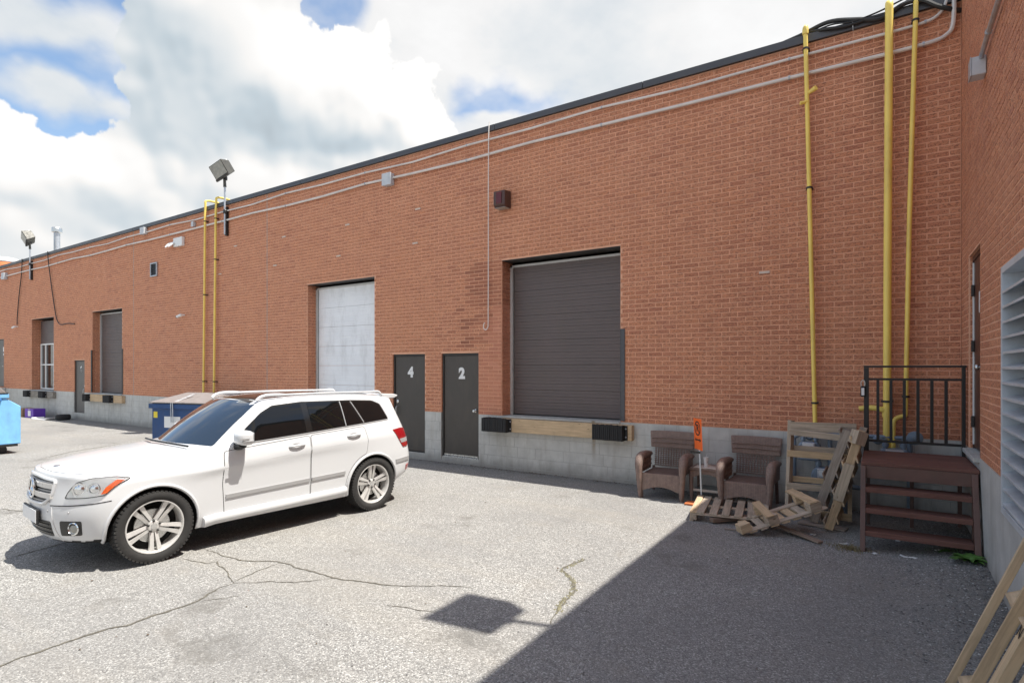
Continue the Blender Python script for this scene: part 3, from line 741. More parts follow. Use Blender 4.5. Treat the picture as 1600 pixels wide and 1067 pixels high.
for k in range(15):
    o = bpy.data.objects.new('louvre_blade', blade); C.objects.link(o); o.parent = lv; o.location = (.0, 0, .08+k*.124); o.rotation_euler = (0, random.gauss(0, .012), random.gauss(0, .002))

# ================================================================== dock bumpers
def bumper(x0, x1, m, label, left=(-.0, .68), right=(2.39, 3.05), rail=(.44, 3.12)):
    t = thing('dock_bumper', label, 'dock bumper', (x0, -.002, .76), group=None)
    h = .26
    MB().obox((rail[0], 0, 0), (rail[1]-rail[0], 0, 0), (0, -.115, 0), (0, 0, h)).build('timber', m, t, bevel=.006)
    for a, b in (left, right):
        y = -.118 if a > rail[0]-.05 else -.0
        o = bpy.data.objects.new('rubber_block', None)
        rb = MB(); n = 15
        for k in range(n):
            p = a+.05+(b-a-.1)*k/n; rb.obox((p, -.0 if y == 0 else -.117, -.005), ((b-a-.1)/n-.004, 0, 0), (0, -.12-random.uniform(0, .008)-(.117 if y == 0 else 0), 0), (0, 0, h+.0+random.uniform(-.006, .006)))
        o = rb.build('rubber_block', M['rubber'], t, bevel=.004)
        pl = MB()
        for p in (a, b-.05): pl.obox((p, -.0 if y == 0 else -.117, 0), (.05, 0, 0), (0, -.018-(.105 if y == 0 else 0), 0), (0, 0, h-.005))
        pl.build('end_plate', M['black_iron'], o, bevel=.003)
        bt = MB()
        for p in (a+.025, b-.025):
            for z in (.06, h-.06): bt.lathe([(.016, 0), (.016, .01), (.008, .016), (0, .016)], Tm((p, -.12 if y == 0 else -.135, z), (1, 0, 0), (0, 0, 1), (0, -1, 0)), 6)
        bt.build('bolt', M['galv'], o)
    return t
bumper(-7.54, -4.42, M['beam'], 'tan timber dock rail with two black rubber blocks under the near brown door')
bumper(-26.22, -23.2, M['beam'], 'tan timber dock rail with black rubber blocks beside door 6', (0, .42), (1.75, 2.35), (.30, 3.0))
bumper(-32.35, -29.3, M['beam_old'], 'weathered grey dock rail with black rubber blocks under the far dock door', (0, .55), (1.75, 2.35), (.45, 3.0))

# ================================================================== conduits, cables and boxes on the walls
def conduit(label, pts, r, m=None, cat='conduit', name='conduit', strap=1.6, n=8):
    P = [Vector(p) for p in pts]; o = MB().tube(P, r, n).build(name, m or M['conduit'], smooth=True); tag(o, label, cat)
    st = MB(); d = 0
    for a, b in zip(P[:-1], P[1:]):
        d += (b-a).length
        if strap and d > strap:
            d = 0; t = (b-a).normalized(); st.tube([b-t*.012, b+t*.012], r*1.35, 8)
    if st.v: st.build('strap', M['galv'], o, smooth=True)
    return o
y = -.05
up = [(-50, y, 6.60)]
x = -50
while x < -1.0: x += 1.5; up.append((x, y, 6.565+.022*math.sin(x*.83)+.018*math.sin(x*2.1)))
up[-1] = (-.75, y, 6.55); up += smooth_path([(-.75, y, 6.55), (-.42, y, 6.56), (-.26, y, 6.60), (-.17, y, 6.72), (-.13, y, 6.95)], 5)[1:]
conduit('upper grey conduit running under the coping of the long wall', up, .020)
lo = [(-50, y, 6.29)]; x = -50
while x < -1.6: x += 1.5; lo.append((x, y, 6.285+.016*math.sin(x*1.1+1)+.014*math.sin(x*2.7)))
lo[-1] = (-.75, y, 6.27); lo += smooth_path([(-.75, y, 6.27), (-.32, y, 6.28), (-.15, y, 6.33), (-.085, y-.01, 6.46), (-.075, y-.01, 6.95)], 5)[1:]
conduit('lower, thicker grey conduit running the whole length of the long wall', lo, .026)
conduit('grey conduit along the brick wing, ending in a small box', [(-.045, -12, 5.06), (-.045, -6, 5.06), (-.045, -2.6, 5.06), (-.045, -2.14, 5.04)], .022, M['galv'])
jb = thing('junction_box', 'small grey box at the end of the conduit on the brick wing', 'junction box', (-.0, -2.06, 4.95))
MB().box(-.12, -.004, -.08, .08, -.07, .11).build('box_body', M['box_grey'], jb, bevel=.008); MB().box(-.128, -.12, -.085, .085, -.075, .115).build('cover', M['galv'], jb, bevel=.004)
def wall_box(x, z, w, h, d, label, cat='junction box', m='box_grey'):
    t = thing('junction_box', label, cat, (x, 0, z)); MB().box(-w/2, w/2, -d, -.004, -h/2, h/2).build('box_body', M[m], t, bevel=.01)
    MB().box(-w/2-.008, w/2+.008, -d-.012, -d, -h/2-.008, h/2+.008).build('cover', M[m], t, bevel=.005); return t
wall_box(-10.23, 6.265, .26, .26, .13, 'pale grey square junction box on the lower conduit near door 4')
wall_box(-21.73, 6.62, .26, .22, .12, 'small pale box on the upper conduit by the yellow pipes')
wall_box(-35.2, 6.29, .34, .3, .14, 'pale round-cornered box on the conduit at the far left')
wall_box(-18.6, 6.42, .12, .14, .08, 'tiny pale fitting between the two conduits')
# wall pack lamp over the near dock
wp = thing('wall_lamp', 'dark bronze box lamp over the near brown dock door', 'wall lamp', (-7.08, 0, 5.29))
MB().prism([(0, .17), (-.22, .15), (-.22, -.12), (-.17, -.165), (0, -.165)], (-.135, -.004, 0), (0, 1, 0), (0, 0, 1), (.27, 0, 0)).build('lamp_body', M['brown_man'], wp, bevel=.01)
MB().prism([(-.222, .12), (-.232, .11), (-.232, -.09), (-.222, -.10)], (-.06, -.004, 0), (0, 1, 0), (0, 0, 1), (.12, 0, 0)).build('lens', mat('red_lens', (.12, .018, .015), .15), wp)
MB().box(-.12, .12, -.2, -.03, -.172, -.166).build('lamp_glass', M['lamp_glass'], wp)
# hanging white cord with a hook
hs = smooth_path([(-7.42, -.07, 6.9), (-7.425, -.085, 6.6), (-7.44, -.075, 5.5), (-7.45, -.06, 4.2), (-7.46, -.05, 3.2), (-7.46, -.05, 2.92), (-7.47, -.05, 2.82), (-7.52, -.05, 2.77), (-7.57, -.05, 2.80), (-7.57, -.05, 2.88), (-7.54, -.05, 2.91)], 6)
M['cord'] = mat('cord_white', (.78, .72, .67), .6)
conduit('pale cord hanging down the wall to a hook beside the near dock', hs, .010, M['cord'], 'cord', 'cord', 0)
# black cables dangling at the far end
conduit('black cable hanging in a long loop past the far dock', smooth_path([(-30.02, -.08, 6.86), (-29.95, -.07, 6.4), (-29.7, -.05, 5.4), (-29.3, -.05, 4.3), (-29.05, -.05, 3.9), (-28.7, -.05, 3.76), (-28.1, -.05, 3.78), (-27.4, -.05, 3.73)], 5), .018, M['black'], 'cable', 'hanging_cable', 0)
conduit('black cable dropping to the small camera at the far left', smooth_path([(-32.94, -.08, 6.86), (-33.05, -.06, 6.3), (-33.4, -.05, 5.3), (-33.62, -.05, 4.4), (-33.66, -.05, 3.95)], 5), .018, M['black'], 'cable', 'hanging_cable', 0)
def wall_cam(x, z, label):
    t = thing('security_camera', label, 'security camera', (x, 0, z))
    MB().tube([(0, -.004, 0), (0, -.10, 0), (-.02, -.14, -.03)], .022, 8).build('bracket', M['white'], t)
    MB().tube([(.04, -.12, .0), (-.12, -.18, -.06)], [.045, .042], 12).build('camera_body', M['white'], t, smooth=True)
    MB().tube([(-.118, -.179, -.059), (-.135, -.185, -.065)], .036, 12).build('lens', M['black'], t)
wall_cam(-33.7, 3.88, 'white camera below the black cable at the far left'); wall_cam(-19.2, 3.66, 'white camera left of the far yellow pipes')
# twin-head emergency light, square vent
em = thing('emergency_light', 'white twin head emergency light beside the far yellow pipes', 'emergency light', (-19.6, 0, 5.98))
MB().box(-.12, .4, -.10, -.004, -.14, .14).build('lamp_body', M['white'], em, bevel=.012)
for dx in (-.30, -.10): MB().lathe([(.03, 0), (.09, .03), (.10, .10), (.085, .12), (0, .12)], Tm((dx, -.09, -.02), (1, 0, 0), (0, .5, .866), (-.2, -.85, -.49)), 14).build('lamp_head', M['white'], em, smooth=True)
vt = thing('wall_vent', 'small dark vent with a pale frame near the far yellow pipes', 'vent', (-21.12, 0, 5.27))
MB().box(-.22, -.18, -.05, -.004, -.23, .23).box(.18, .22, -.05, -.004, -.23, .23).box(-.18, .18, -.05, -.004, .19, .23).box(-.18, .18, -.05, -.004, -.23, -.19).build('vent_frame', M['galv'], vt, bevel=.004)
for k in range(6): MB().obox((-.18, -.04, -.17+k*.06), (.36, 0, 0), (0, .035, .03), (0, .002, .006)).build('slat', M['coping'], vt)
MB().box(-.18, .18, -.006, -.003, -.19, .19).build('back_plate', M['black'], vt)

# ---- floodlights on poles strapped to the parapet
def floodlight(loc, rz, label, head_rot, hh=2.0, sc=1.0):
    t = thing('floodlight', label, 'floodlight', loc, rz, 'floodlights on poles along the parapets')
    MB().tube([(0, -.09, -.95), (0, -.09, hh-1.02)], .028, 10).build('pole', M['galv'], t, smooth=True)
    MB().box(-.05, .05, -.07, -.004, -.98, -.15).build('wall_channel', M['black_iron'], t, bevel=.004)
    for z in (-.35, .62): MB().lathe([(.055, 0), (.06, .02), (.06, .09), (.05, .11)], Matrix.Translation((.01, -.085, z)), 10).build('clamp', M['black'], t)
    MB().tube([(0, -.09, hh-1.08), (0, -.10, hh-.86)], [.045, .038], 10).build('knuckle', M['lamp_body'], t, smooth=True)
    hd = bpy.data.objects.new('lamp_head', None)
    bx, by, bz = .31*sc, .20*sc, .27*sc
    # tapered housing: glass face at -y, smaller back
    v = [(-bx, -by, -bz), (bx, -by, -bz), (bx, -by, bz), (-bx, -by, bz), (-bx*.82, by, -bz*.62), (bx*.82, by, -bz*.62), (bx*.82, by, bz*.82), (-bx*.82, by, bz*.82)]
    h = MB().add(v, [(0, 1, 2, 3), (5, 4, 7, 6), (4, 5, 1, 0), (3, 2, 6, 7), (4, 0, 3, 7), (1, 5, 6, 2)]).build('lamp_head', M['lamp_body'], t, bevel=.012)
    h.location = (-.02, -.13, hh-.60); h.rotation_euler = head_rot
    MB().box(-bx*.9, bx*.9, -by-.012, -by-.003, -bz*.68, bz*.9).build('lamp_glass', M['lamp_glass'], h, bevel=.003)
    MB().box(-bx*.97, bx*.97, -by-.03, -by-.001, -bz*.97, -bz*.74).build('bezel', M['dark_frame'], h, bevel=.004)
    MB().lathe([(.0, 0), (.03, 0), (.03, .05), (0, .06)], Matrix.Translation((bx*.7, by*.55, bz*.78)), 10).build('photocell', M['white'], h)
    return t
floodlight((-16.80, 0, 6.82), 0, 'bronze floodlight on a pole beside the two far yellow pipes', (R(24), R(-18), R(8)), 1.50, .86)
floodlight((-31.95, 0, 6.82), 0, 'small bronze floodlight at the far left end of the long parapet', (R(24), R(-27), R(-14)), 1.44, .86)
floodlight((-.02, -4.66, 6.82), R(-90), 'bronze floodlight on the parapet of the brick wing', (R(24), 0, 0), 1.72)

# roof things far left
rv = thing('roof_flue', 'shiny metal flue standing on the roof at the far left', 'flue', (-32.03, .9, 6.42))
MB().tube([(0, 0, 0), (0, 0, 1.75)], .12, 14).build('flue_pipe', M['galv'], rv, smooth=True)
MB().lathe([(.12, 1.66), (.20, 1.70), (.20, 1.86), (.18, 1.90), (.10, 1.90)], None, 14).build('flue_cap', M['steel'], rv)
tk = thing('roof_drum', 'orange round drum on the roof at the far left edge', 'drum', (-40.5, 1.3, 6.42))
MB().lathe([(0, 0), (.80, 0), (.84, .9), (.78, 1.25), (.55, 1.48), (0, 1.56)], None, 28).build('drum_shell', M['terracotta'], tk, smooth=True)
MB().lathe([(.80, 1.22), (.82, 1.27), (.60, 1.49), (.55, 1.47)], None, 28).build('rim_band', M['grey_frame'], tk, smooth=True)

# ================================================================== yellow gas pipes
def gas_pipe(label, pts, r, brackets, parent_cap=True):
    t = thing('gas_pipe', label, 'gas pipe', tuple(pts[0])); L = Vector(pts[0])
    P = [Vector(p)-L for p in pts]; MB().tube(P, r, 14).build('pipe', M['yellow'], t, smooth=True)
    for z in brackets:
        q = None
        for a, b in zip(pts[:-1], pts[1:]):
            if min(a[2], b[2]) <= z <= max(a[2], b[2]) and abs(a[2]-b[2]) > .3: f = (z-a[2])/(b[2]-a[2]); q = Vector(a).lerp(Vector(b), f)
        if q is None: continue
        q -= L
        MB().tube([q+Vector((0, 0, -.014)), q+Vector((0, 0, .014))], r*1.22, 14).obox((q.x-r*1.5, q.y, q.z-.012), (r*3, 0, 0), (0, -q.y-L.y, 0), (0, 0, .024)).build('bracket', M['dark_frame'], t)
    return t
def elbow_top(x, y, z, r, back=.7): return smooth_path([(x, y, z-.12), (x, y, z-.04), (x, y+.05, z), (x, y+.14, z+.015), (x, y+back, z+.02)], 4)
gA = gas_pipe('thin yellow gas pipe left of the thick one, with two stub valves', [(-1.655, -.10, .95), (-1.70, -.10, 3.0)]+elbow_top(-1.785, -.10, 6.96, .03), .030, (1.5, 4.6, 6.62))
MB().tube([(-.10, -.01, 4.90), (-.17, -.04, 4.88), (-.19, -.05, 4.88)], [.024, .024, .03], 10).build('stub_valve', M['yellow'], gA, smooth=True)
MB().tube([(-.09, 0, 5.02), (-.02, -.03, 5.04), (.01, -.05, 5.05)], [.026, .034, .036], 10).build('stub_valve', M['yellow'], gA, smooth=True)
MB().lathe([(.040, 6.0), (.042, 6.02), (.042, 6.06), (.036, 6.10)], Matrix.Translation((-.13, 0, -.12)), 12).build('coupling', M['yellow'], gA, smooth=True)
gB = gas_pipe('thickest yellow gas pipe, behind the landing', [(-.80, -.13, .74), (-.795, -.13, 3.0)]+elbow_top(-.775, -.13, 6.93, .05), .047, (1.55,))
MB().tube(smooth_path([(.005, 0, .66), (-.06, -.02, .70), (-.18, -.01, .72), (-.32, .0, .70)], 4), .036, 10).build('side_branch', M['yellow'], gB, smooth=True)
MB().tube([(0, 0, .60), (0, 0, .74)], .056, 14).build('tee', M['yellow'], gB, smooth=True)
gC = gas_pipe('thin yellow gas pipe nearest the inside corner', smooth_path([(-.73, -.15, .80), (-.73, -.15, 1.22), (-.71, -.13, 1.31), (-.66, -.11, 1.345), (-.60, -.10, 1.37), (-.595, -.10, 1.46), (-.59, -.10, 1.6)], 4)+[(-.55, -.10, 4.0)]+elbow_top(-.48, -.10, 6.93, .03), .029, (1.62, 6.6))
gas_pipe('far yellow gas pipe with a bent top, left of its twin', [(-17.95, -.09, 1.16), (-17.86, -.09, 6.6)]+elbow_top(-17.84, -.09, 7.02, .03, .40), .032, (1.6, 4.2, 6.4))
gas_pipe('far yellow gas pipe with a bent top, nearest the floodlight pole', [(-17.38, -.09, 1.16), (-17.28, -.09, 6.6)]+elbow_top(-17.25, -.09, 7.02, .03, .40), .032, (1.6, 5.2, 6.4))
fg = thing('gas_regulator', 'dark pipe stubs below the two far yellow gas pipes', 'gas fitting', (-17.66, 0, 1.1))
MB().tube([(-.29, -.09, .06), (-.29, -.09, -.2), (.28, -.09, -.2), (.28, -.09, .06)], .03, 10).build('elbow', M['meter'], fg, smooth=True)
for x in (-.29, .28): MB().tube([(x, -.09, .0), (x, -.09, .07)], .048, 10).build('union', M['black_iron'], fg, smooth=True)

# black cable bundle slung over the coping near the corner
def cab(label, pts, r): conduit(label, smooth_path(pts, 7), r, M['black'], 'cable', 'roof_cable', 0)
cab('thick black cable looping over the coping behind the yellow pipes', [(-2.6, .25, 6.9), (-1.9, .06, 6.91), (-1.5, -.06, 6.93), (-1.15, -.085, 6.84), (-.88, -.085, 6.76), (-.62, -.09, 6.86), (-.42, -.095, 6.84), (-.25, -.09, 6.71), (-.06, -.04, 6.62), (.05, -.0, 6.60)], .030)
cab('black cable slumping below its neighbour on the coping', [(-2.3, .2, 6.9), (-1.8, .02, 6.9), (-1.52, -.08, 6.83), (-1.28, -.085, 6.79), (-1.0, -.09, 6.80), (-.75, -.085, 6.80), (-.55, -.075, 6.90), (-.3, .02, 6.99), (.05, .1, 7.05)], .022)
cab('thin grey cable lying along the coping near the corner', [(-2.0, .15, 6.89), (-1.5, -.06, 6.88), (-1.2, -.10, 6.82), (-.9, -.10, 6.85), (-.5, -.085, 6.95), (-.1, .05, 7.0)], .012)
# ================================================================== white estate car (x forward, y left, z up; origin under the front axle)
M['paint'] = mat('white_car_paint', (.62, .63, .64), .25, coat=.45, spec=.4)
M['tint'] = mat('tinted_glass', (.005, .0055, .006), .02, spec=.45)
M['screen'] = mat('windscreen_glass', (.018, .026, .036), .02, spec=1.0, coat=1.)
M['gloss_black'] = mat('gloss_black', (.012, .012, .012), .12)
M['chrome'] = mat('chrome', (.78, .78, .78), .08, 1.)
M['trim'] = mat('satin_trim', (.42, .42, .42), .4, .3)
M['silver'] = mat('wheel_silver', (.66, .65, .63), .34, .35, noise=.06, nscale=10)
M['tyre'] = mat('tyre_rubber', (.028, .027, .026), .85, noise=.25, nscale=20, bump=.2)
M['well'] = mat('wheel_well', (.010, .010, .010), .9)
M['red_lamp'] = mat('red_lamp', (.30, .007, .010), .08, coat=1.)
M['amber'] = mat('amber_lamp', (.85, .14, .03), .1, coat=1.)
M['plate'] = mat('plate_white', (.72, .73, .74), .35)
gm = bpy.data.materials.new('lamp_cover'); gm.use_nodes = True; t = NT(gm.node_tree)
gb = t.n('ShaderNodeBsdfPrincipled', {'Base Color': (.93, .95, .97, 1), 'Roughness': .03, 'IOR': 1.15, 'Transmission Weight': 1.}); t.n('ShaderNodeOutputMaterial', {0: gb.outputs[0]}); M['cover'] = gm

car = thing('parked_car', 'white five door off-road estate car parked with its nose towards the left', 'car', (-8.006, -6.338, 0), radians(-95.23) if False else R(-95.23))
# half sections, left side: s0..s5 up the flank, t1..t4 to the centre line
RG = [
 ([(.43,.80,.235),(.45,.84,.38),(.475,.862,.55),(.47,.865,.68),(.45,.845,.82),(.44,.79,.925)], [(.585,.69,.935),(.675,.52,.942),(.735,.27,.948),(.752,0,.952)]),
 ([(.30,.84,.235),(.30,.885,.38),(.30,.905,.55),(.30,.908,.70),(.29,.892,.86),(.28,.83,.965)], [(.36,.70,.985),(.43,.52,.995),(.47,.27,1.003),(.49,0,1.006)]),
 ([(0,.85,.235),(0,.895,.38),(0,.912,.55),(0,.915,.70),(0,.905,.88),(0,.85,1.005)], [(.05,.71,1.03),(.08,.52,1.043),(.10,.27,1.052),(.11,0,1.055)]),
 ([(-.45,.85,.24),(-.45,.885,.36),(-.45,.898,.55),(-.45,.900,0.780),(-.45,.922,0.865),(-.46,.865,1.04)], [(-.44,.745,1.075),(-.40,.55,1.092),(-.35,.28,1.105),(-.32,0,1.11)]),
 ([(-.72,.85,.25),(-.72,.878,.36),(-.72,.892,.55),(-.72,.900,0.803),(-.72,.922,0.888),(-.70,.875,1.085)], [(-.66,.785,1.105),(-.56,.60,1.118),(-.44,.30,1.128),(-.40,0,1.132)]),
 ([(-1.0,.85,.25),(-1.0,.878,.36),(-1.0,.892,.55),(-1.0,.900,0.823),(-1.0,.922,0.908),(-.98,.880,1.115)], [(-.955,.765,1.355),(-.87,.575,1.385),(-.77,.30,1.40),(-.74,0,1.405)]),
 ([(-1.28,.85,.25),(-1.28,.878,.36),(-1.28,.892,.55),(-1.28,.900,0.845),(-1.28,.922,0.930),(-1.28,.880,1.135)], [(-1.27,.725,1.54),(-1.25,.60,1.60),(-1.17,.30,1.625),(-1.14,0,1.632)]),
 ([(-1.75,.85,.25),(-1.75,.878,.36),(-1.75,.892,.55),(-1.75,.900,0.877),(-1.75,.922,0.962),(-1.75,.880,1.16)], [(-1.75,.712,1.585),(-1.75,.61,1.64),(-1.70,.30,1.662),(-1.68,0,1.668)]),
 ([(-2.35,.85,.25),(-2.35,.880,.36),(-2.35,.900,.55),(-2.35,.900,0.915),(-2.35,.922,1.000),(-2.35,.872,1.19)], [(-2.35,.705,1.58),(-2.35,.605,1.637),(-2.35,.30,1.66),(-2.35,0,1.666)]),
 ([(-2.80,.85,.26),(-2.80,.892,.38),(-2.80,.912,.56),(-2.80,.918,.74),(-2.80,.908,1.01),(-2.80,.858,1.21)], [(-2.80,.695,1.562),(-2.80,.595,1.62),(-2.80,.30,1.645),(-2.80,0,1.65)]),
 ([(-3.12,.83,.30),(-3.12,.882,.42),(-3.12,.902,.58),(-3.12,.902,.76),(-3.12,.885,1.02),(-3.10,.838,1.22)], [(-3.08,.68,1.54),(-3.10,.58,1.60),(-3.12,.30,1.625),(-3.12,0,1.63)]),
 ([(-3.36,.80,.34),(-3.44,.835,.46),(-3.48,.845,.62),(-3.46,.84,.78),(-3.42,.82,1.05),(-3.30,.76,1.30)], [(-3.24,.655,1.525),(-3.33,.53,1.58),(-3.39,.28,1.602),(-3.41,0,1.607)]),
]
def car_body():
    mb = bmesh.new(); cols = []
    full = []
    for s, t in RG:
        ring = [Vector(p) for p in s+t] + [Vector((p[0], -p[1], p[2])) for p in reversed((s+t)[:-1])]
        full.append([mb.verts.new(p) for p in ring])
    n = len(full[0])   # 19 : 0..5 left side, 6..8 t1..t3, 9 = centre, 10..12, 13..18 right side
    for a, b in zip(full[:-1], full[1:]):
        for j in range(n-1): mb.faces.new((a[j], a[j+1], b[j+1], b[j]))
    # underside
    for a, b in zip(full[:-1], full[1:]): mb.faces.new((a[n-1], a[0], b[0], b[n-1]))
    # front and rear caps: rows between the left (0..5) and right (18..13) corners, columns = top verts 6..12
    def cap(ring, Xf):
        rows = []
        top = [ring[i] for i in range(5, 14)]   # s5, t1..t3, c, t3'..t1', s5'
        fr = [v.co.y/max(1e-6, ring[5].co.y) for v in top]
        for r in range(0, 5):
            L, Rr = ring[r], ring[n-1-r]; row = [L]
            for k in range(1, 8):
                y = L.co.y*fr[k]; z = L.co.z; row.append(mb.verts.new((Xf(fr[k], z, L.co.x), y, z)))
            row.append(Rr); rows.append(row)
        rows.append(top)
        fs = []
        for a, b in zip(rows[:-1], rows[1:]):
            for k in range(8): fs.append(mb.faces.new((a[k], a[k+1], b[k+1], b[k])))
        return rows, fs
    fz = [(.235, .70), (.38, .785), (.55, .815), (.68, .80), (.82, .775), (.93, .752)]
    rzp = [(.34, -3.55), (.46, -3.70), (.62, -3.735), (.78, -3.70), (1.05, -3.62), (1.30, -3.55)]
    def interp(tb, z):
        return float(np.interp(z, [p[0] for p in tb], [p[1] for p in tb]))
    rf, _ = cap(full[0], lambda f, z, xl: xl+(interp(fz, z)-xl)*(1-abs(f)**2.7))
    rr, _ = cap(full[-1], lambda f, z, xl: xl+(interp(rzp, z)-xl)*(1-abs(f)**3.2))
    # front/rear bottom edges to the underside
    for row, ring in ((rf[0], full[0]), (rr[0], full[-1])):
        mb.faces.new(row)
    bmesh.ops.recalc_face_normals(mb, faces=mb.faces)
    cr = mb.edges.layers.float.new('crease_edge')
    def crease(path, val):
        for a, b in zip(path[:-1], path[1:]):
            e = mb.edges.get((a, b))
            if e: e[cr] = val
    for j, v in ((5, .35), (13, .35), (7, .25), (11, .25), (0, .6), (18, .6), (1, .3), (17, .3), (4, .55), (14, .55), (3, .3), (15, .3)): crease([r[j] for r in full], v)
    crease([full[4][j] for j in range(5, 14)], .7)          # foot of the windscreen
    crease([full[6][j] for j in range(6, 13)], .45)         # head of the windscreen
    crease([full[k][6] for k in (4, 5, 6)], .7); crease([full[k][12] for k in (4, 5, 6)], .7)
    crease(rf[5], .55); crease(rr[5], .6); crease(rf[2], .2)
    me = bpy.data.meshes.new('body'); mb.to_mesh(me); mb.free(); return me
bme = car_body()
tmp = bpy.data.objects.new('tmp', bme); C.objects.link(tmp)
ss = tmp.modifiers.new('s', 'SUBSURF'); ss.levels = 3; ss.render_levels = 3
dg = bpy.context.evaluated_depsgraph_get(); ev = tmp.evaluated_get(dg)
tree = BVHTree.FromObject(tmp, dg)
cuts = []
for wx in (0, -2.76):
    for s in (1, -1):
        mb = MB(); mb.lathe([(.415, .60), (.415, 1.2)], Tm((wx, 0, .372), (1, 0, 0), (0, 0, 1), (0, s, 0)), 72)
        me = mb.mesh('cut', M['well']); bm = bmesh.new(); bm.from_mesh(me); bmesh.ops.recalc_face_normals(bm, faces=bm.faces); bm.to_mesh(me); bm.free()
        c = bpy.data.objects.new('cut', me); C.objects.link(c); cuts.append(c)
        bo = tmp.modifiers.new('b', 'BOOLEAN'); bo.operation = 'DIFFERENCE'; bo.object = c; bo.solver = 'EXACT'
dg = bpy.context.evaluated_depsgraph_get(); me = bpy.data.meshes.new_from_object(tmp.evaluated_get(dg)); me.name = 'body'
me.materials.clear(); me.materials.append(M['paint']); me.materials.append(M['well'])
for p in me.polygons:
    c = p.center; q = 0
    for wx in (0, -2.76):
        rr = math.hypot(c.x-wx, c.z-.372)
        if rr < .4155 and abs(c.y) < .93 and all(abs(math.hypot(me.vertices[i].co.x-wx, me.vertices[i].co.z-.372)-.415) < .004 or abs(abs(me.vertices[i].co.y)-.60) < .004 for i in p.vertices): q = 1
    if p.normal.z < -.7 and c.z < .4: q = 1
    p.material_index = q
me.shade_smooth(); me.set_sharp_from_angle(angle=R(38))
body = link('body', me, car)
for c in cuts+[tmp]: bpy.data.objects.remove(c)

def cast(o, d, off=0):
    h = tree.ray_cast(Vector(o), Vector(d))
    return None if h[0] is None else h[0]-Vector(d)*off
def patch(name, pts, d, m, off=.004, skirt=.012, step=.05, parent=car, smooth_edge=True, label=None, holes=()):
    """a panel that lies on the body: outline pts (rough 3-D points), laid along direction d"""
    d = Vector(d).normalized(); u = d.cross(Vector((0, 0, 1)) if abs(d.z) < .8 else Vector((1, 0, 0))).normalized(); v = u.cross(d)
    P = [(Vector(p).dot(u), Vector(p).dot(v)) for p in pts]
    bm = bmesh.new(); vs = [bm.verts.new((a, b, 0)) for a, b in P]; bm.faces.new(vs)
    for ax in (0, 1):
        lo = min(p[ax] for p in P); hi = max(p[ax] for p in P); k = lo+step
        while k < hi-.004:
            co = [0, 0, 0]; no = [0, 0, 0]; co[ax] = k; no[ax] = 1
            bmesh.ops.bisect_plane(bm, geom=bm.verts[:]+bm.edges[:]+bm.faces[:], plane_co=co, plane_no=no, dist=1e-5); k += step
    ctr = sum((Vector(p) for p in pts), Vector())/len(pts)
    far = ctr.dot(d)-3
    last = None; bad = []
    for w in bm.verts:
        o = u*w.co.x+v*w.co.y+d*far; h = cast(o, d, off)
        if h is None: bad.append(w); w.co = Vector((w.co.x, w.co.y, 1e9)); continue
        w.co = h
    if bad: bmesh.ops.delete(bm, geom=bad, context='VERTS')
    ed = [e for e in bm.edges if len(e.link_faces) == 1]
    r = bmesh.ops.extrude_edge_only(bm, edges=ed)
    for w in [x for x in r['geom'] if isinstance(x, bmesh.types.BMVert)]: w.co += d*skirt
    bmesh.ops.recalc_face_normals(bm, faces=bm.faces)
    f0 = max(bm.faces, key=lambda f: f.calc_area())
    if f0.normal.dot(d) > 0: bmesh.ops.reverse_faces(bm, faces=bm.faces)
    pm = bpy.data.meshes.new(name); bm.to_mesh(pm); bm.free(); pm.materials.append(m); pm.shade_smooth(); pm.set_sharp_from_angle(angle=R(50))
    o = link(name, pm, parent); return tag(o, label)
def line(pts, d, r, off=0., close=False):
    """points along an outline, laid on the body"""
    d = Vector(d).normalized(); out = []; q = list(pts)+([pts[0]] if close else [])
    for a, b in zip(q[:-1], q[1:]):
        a, b = Vector(a), Vector(b); n = max(1, int((b-a).length/.05))
        for k in range(n):
            h = cast(a.lerp(b, k/n)-d*2, d, off)
            if h: out.append(h)
    h = cast(Vector(q[-1])-d*2, d, off)
    if h: out.append(h)
    return out
def rnd_poly(pts, r=.03, n=4):
    """round the corners of an outline"""
    out = []; k = len(pts); pts = [Vector(p) for p in pts]
    for i in range(k):
        a, b, c = pts[i-1], pts[i], pts[(i+1) % k]; ra = min(r, (a-b).length*.45, (c-b).length*.45)
        p, q = b+(a-b).normalized()*ra, b+(c-b).normalized()*ra
        for j in range(n+1): s = j/n; out.append(p*(1-s)**2+b*2*s*(1-s)+q*s*s)
    return out
def side(pts, s): return [(x, s*.9, z) for x, z in pts]
arch = [(-2.76+.462*cos(a), .372+.462*sin(a)) for a in np.linspace(R(74), R(5), 9)]
DF = [(-.70, 1.06), (-1.768, 1.142), (-1.768, .36), (-.70, .355), (-.675, .70)]
DR = [(-1.782, 1.143), (-2.62, 1.19)] + [(-2.66, 1.0)] + arch + [(-2.31, .385), (-1.782, .36)]
WF = [(-.86, 1.142), (-1.01, 1.30), (-1.20, 1.445), (-1.36, 1.517), (-1.735, 1.545), (-1.735, 1.185)]
WR = [(-1.825, 1.545), (-2.30, 1.54), (-2.325, 1.225), (-1.825, 1.193)]
WQ = [(-2.335, 1.54), (-2.465, 1.535), (-2.60, 1.245), (-2.352, 1.227)]
WB = [(-2.535, 1.533), (-2.86, 1.515), (-2.98, 1.47), (-3.06, 1.275), (-2.665, 1.25)]
DLO = [(-.80, 1.118), (-.99, 1.305), (-1.185, 1.462), (-1.35, 1.538), (-1.75, 1.567), (-2.5, 1.555), (-2.88, 1.535), (-3.01, 1.48), (-3.09, 1.255), (-2.62, 1.225), (-1.77, 1.172)]
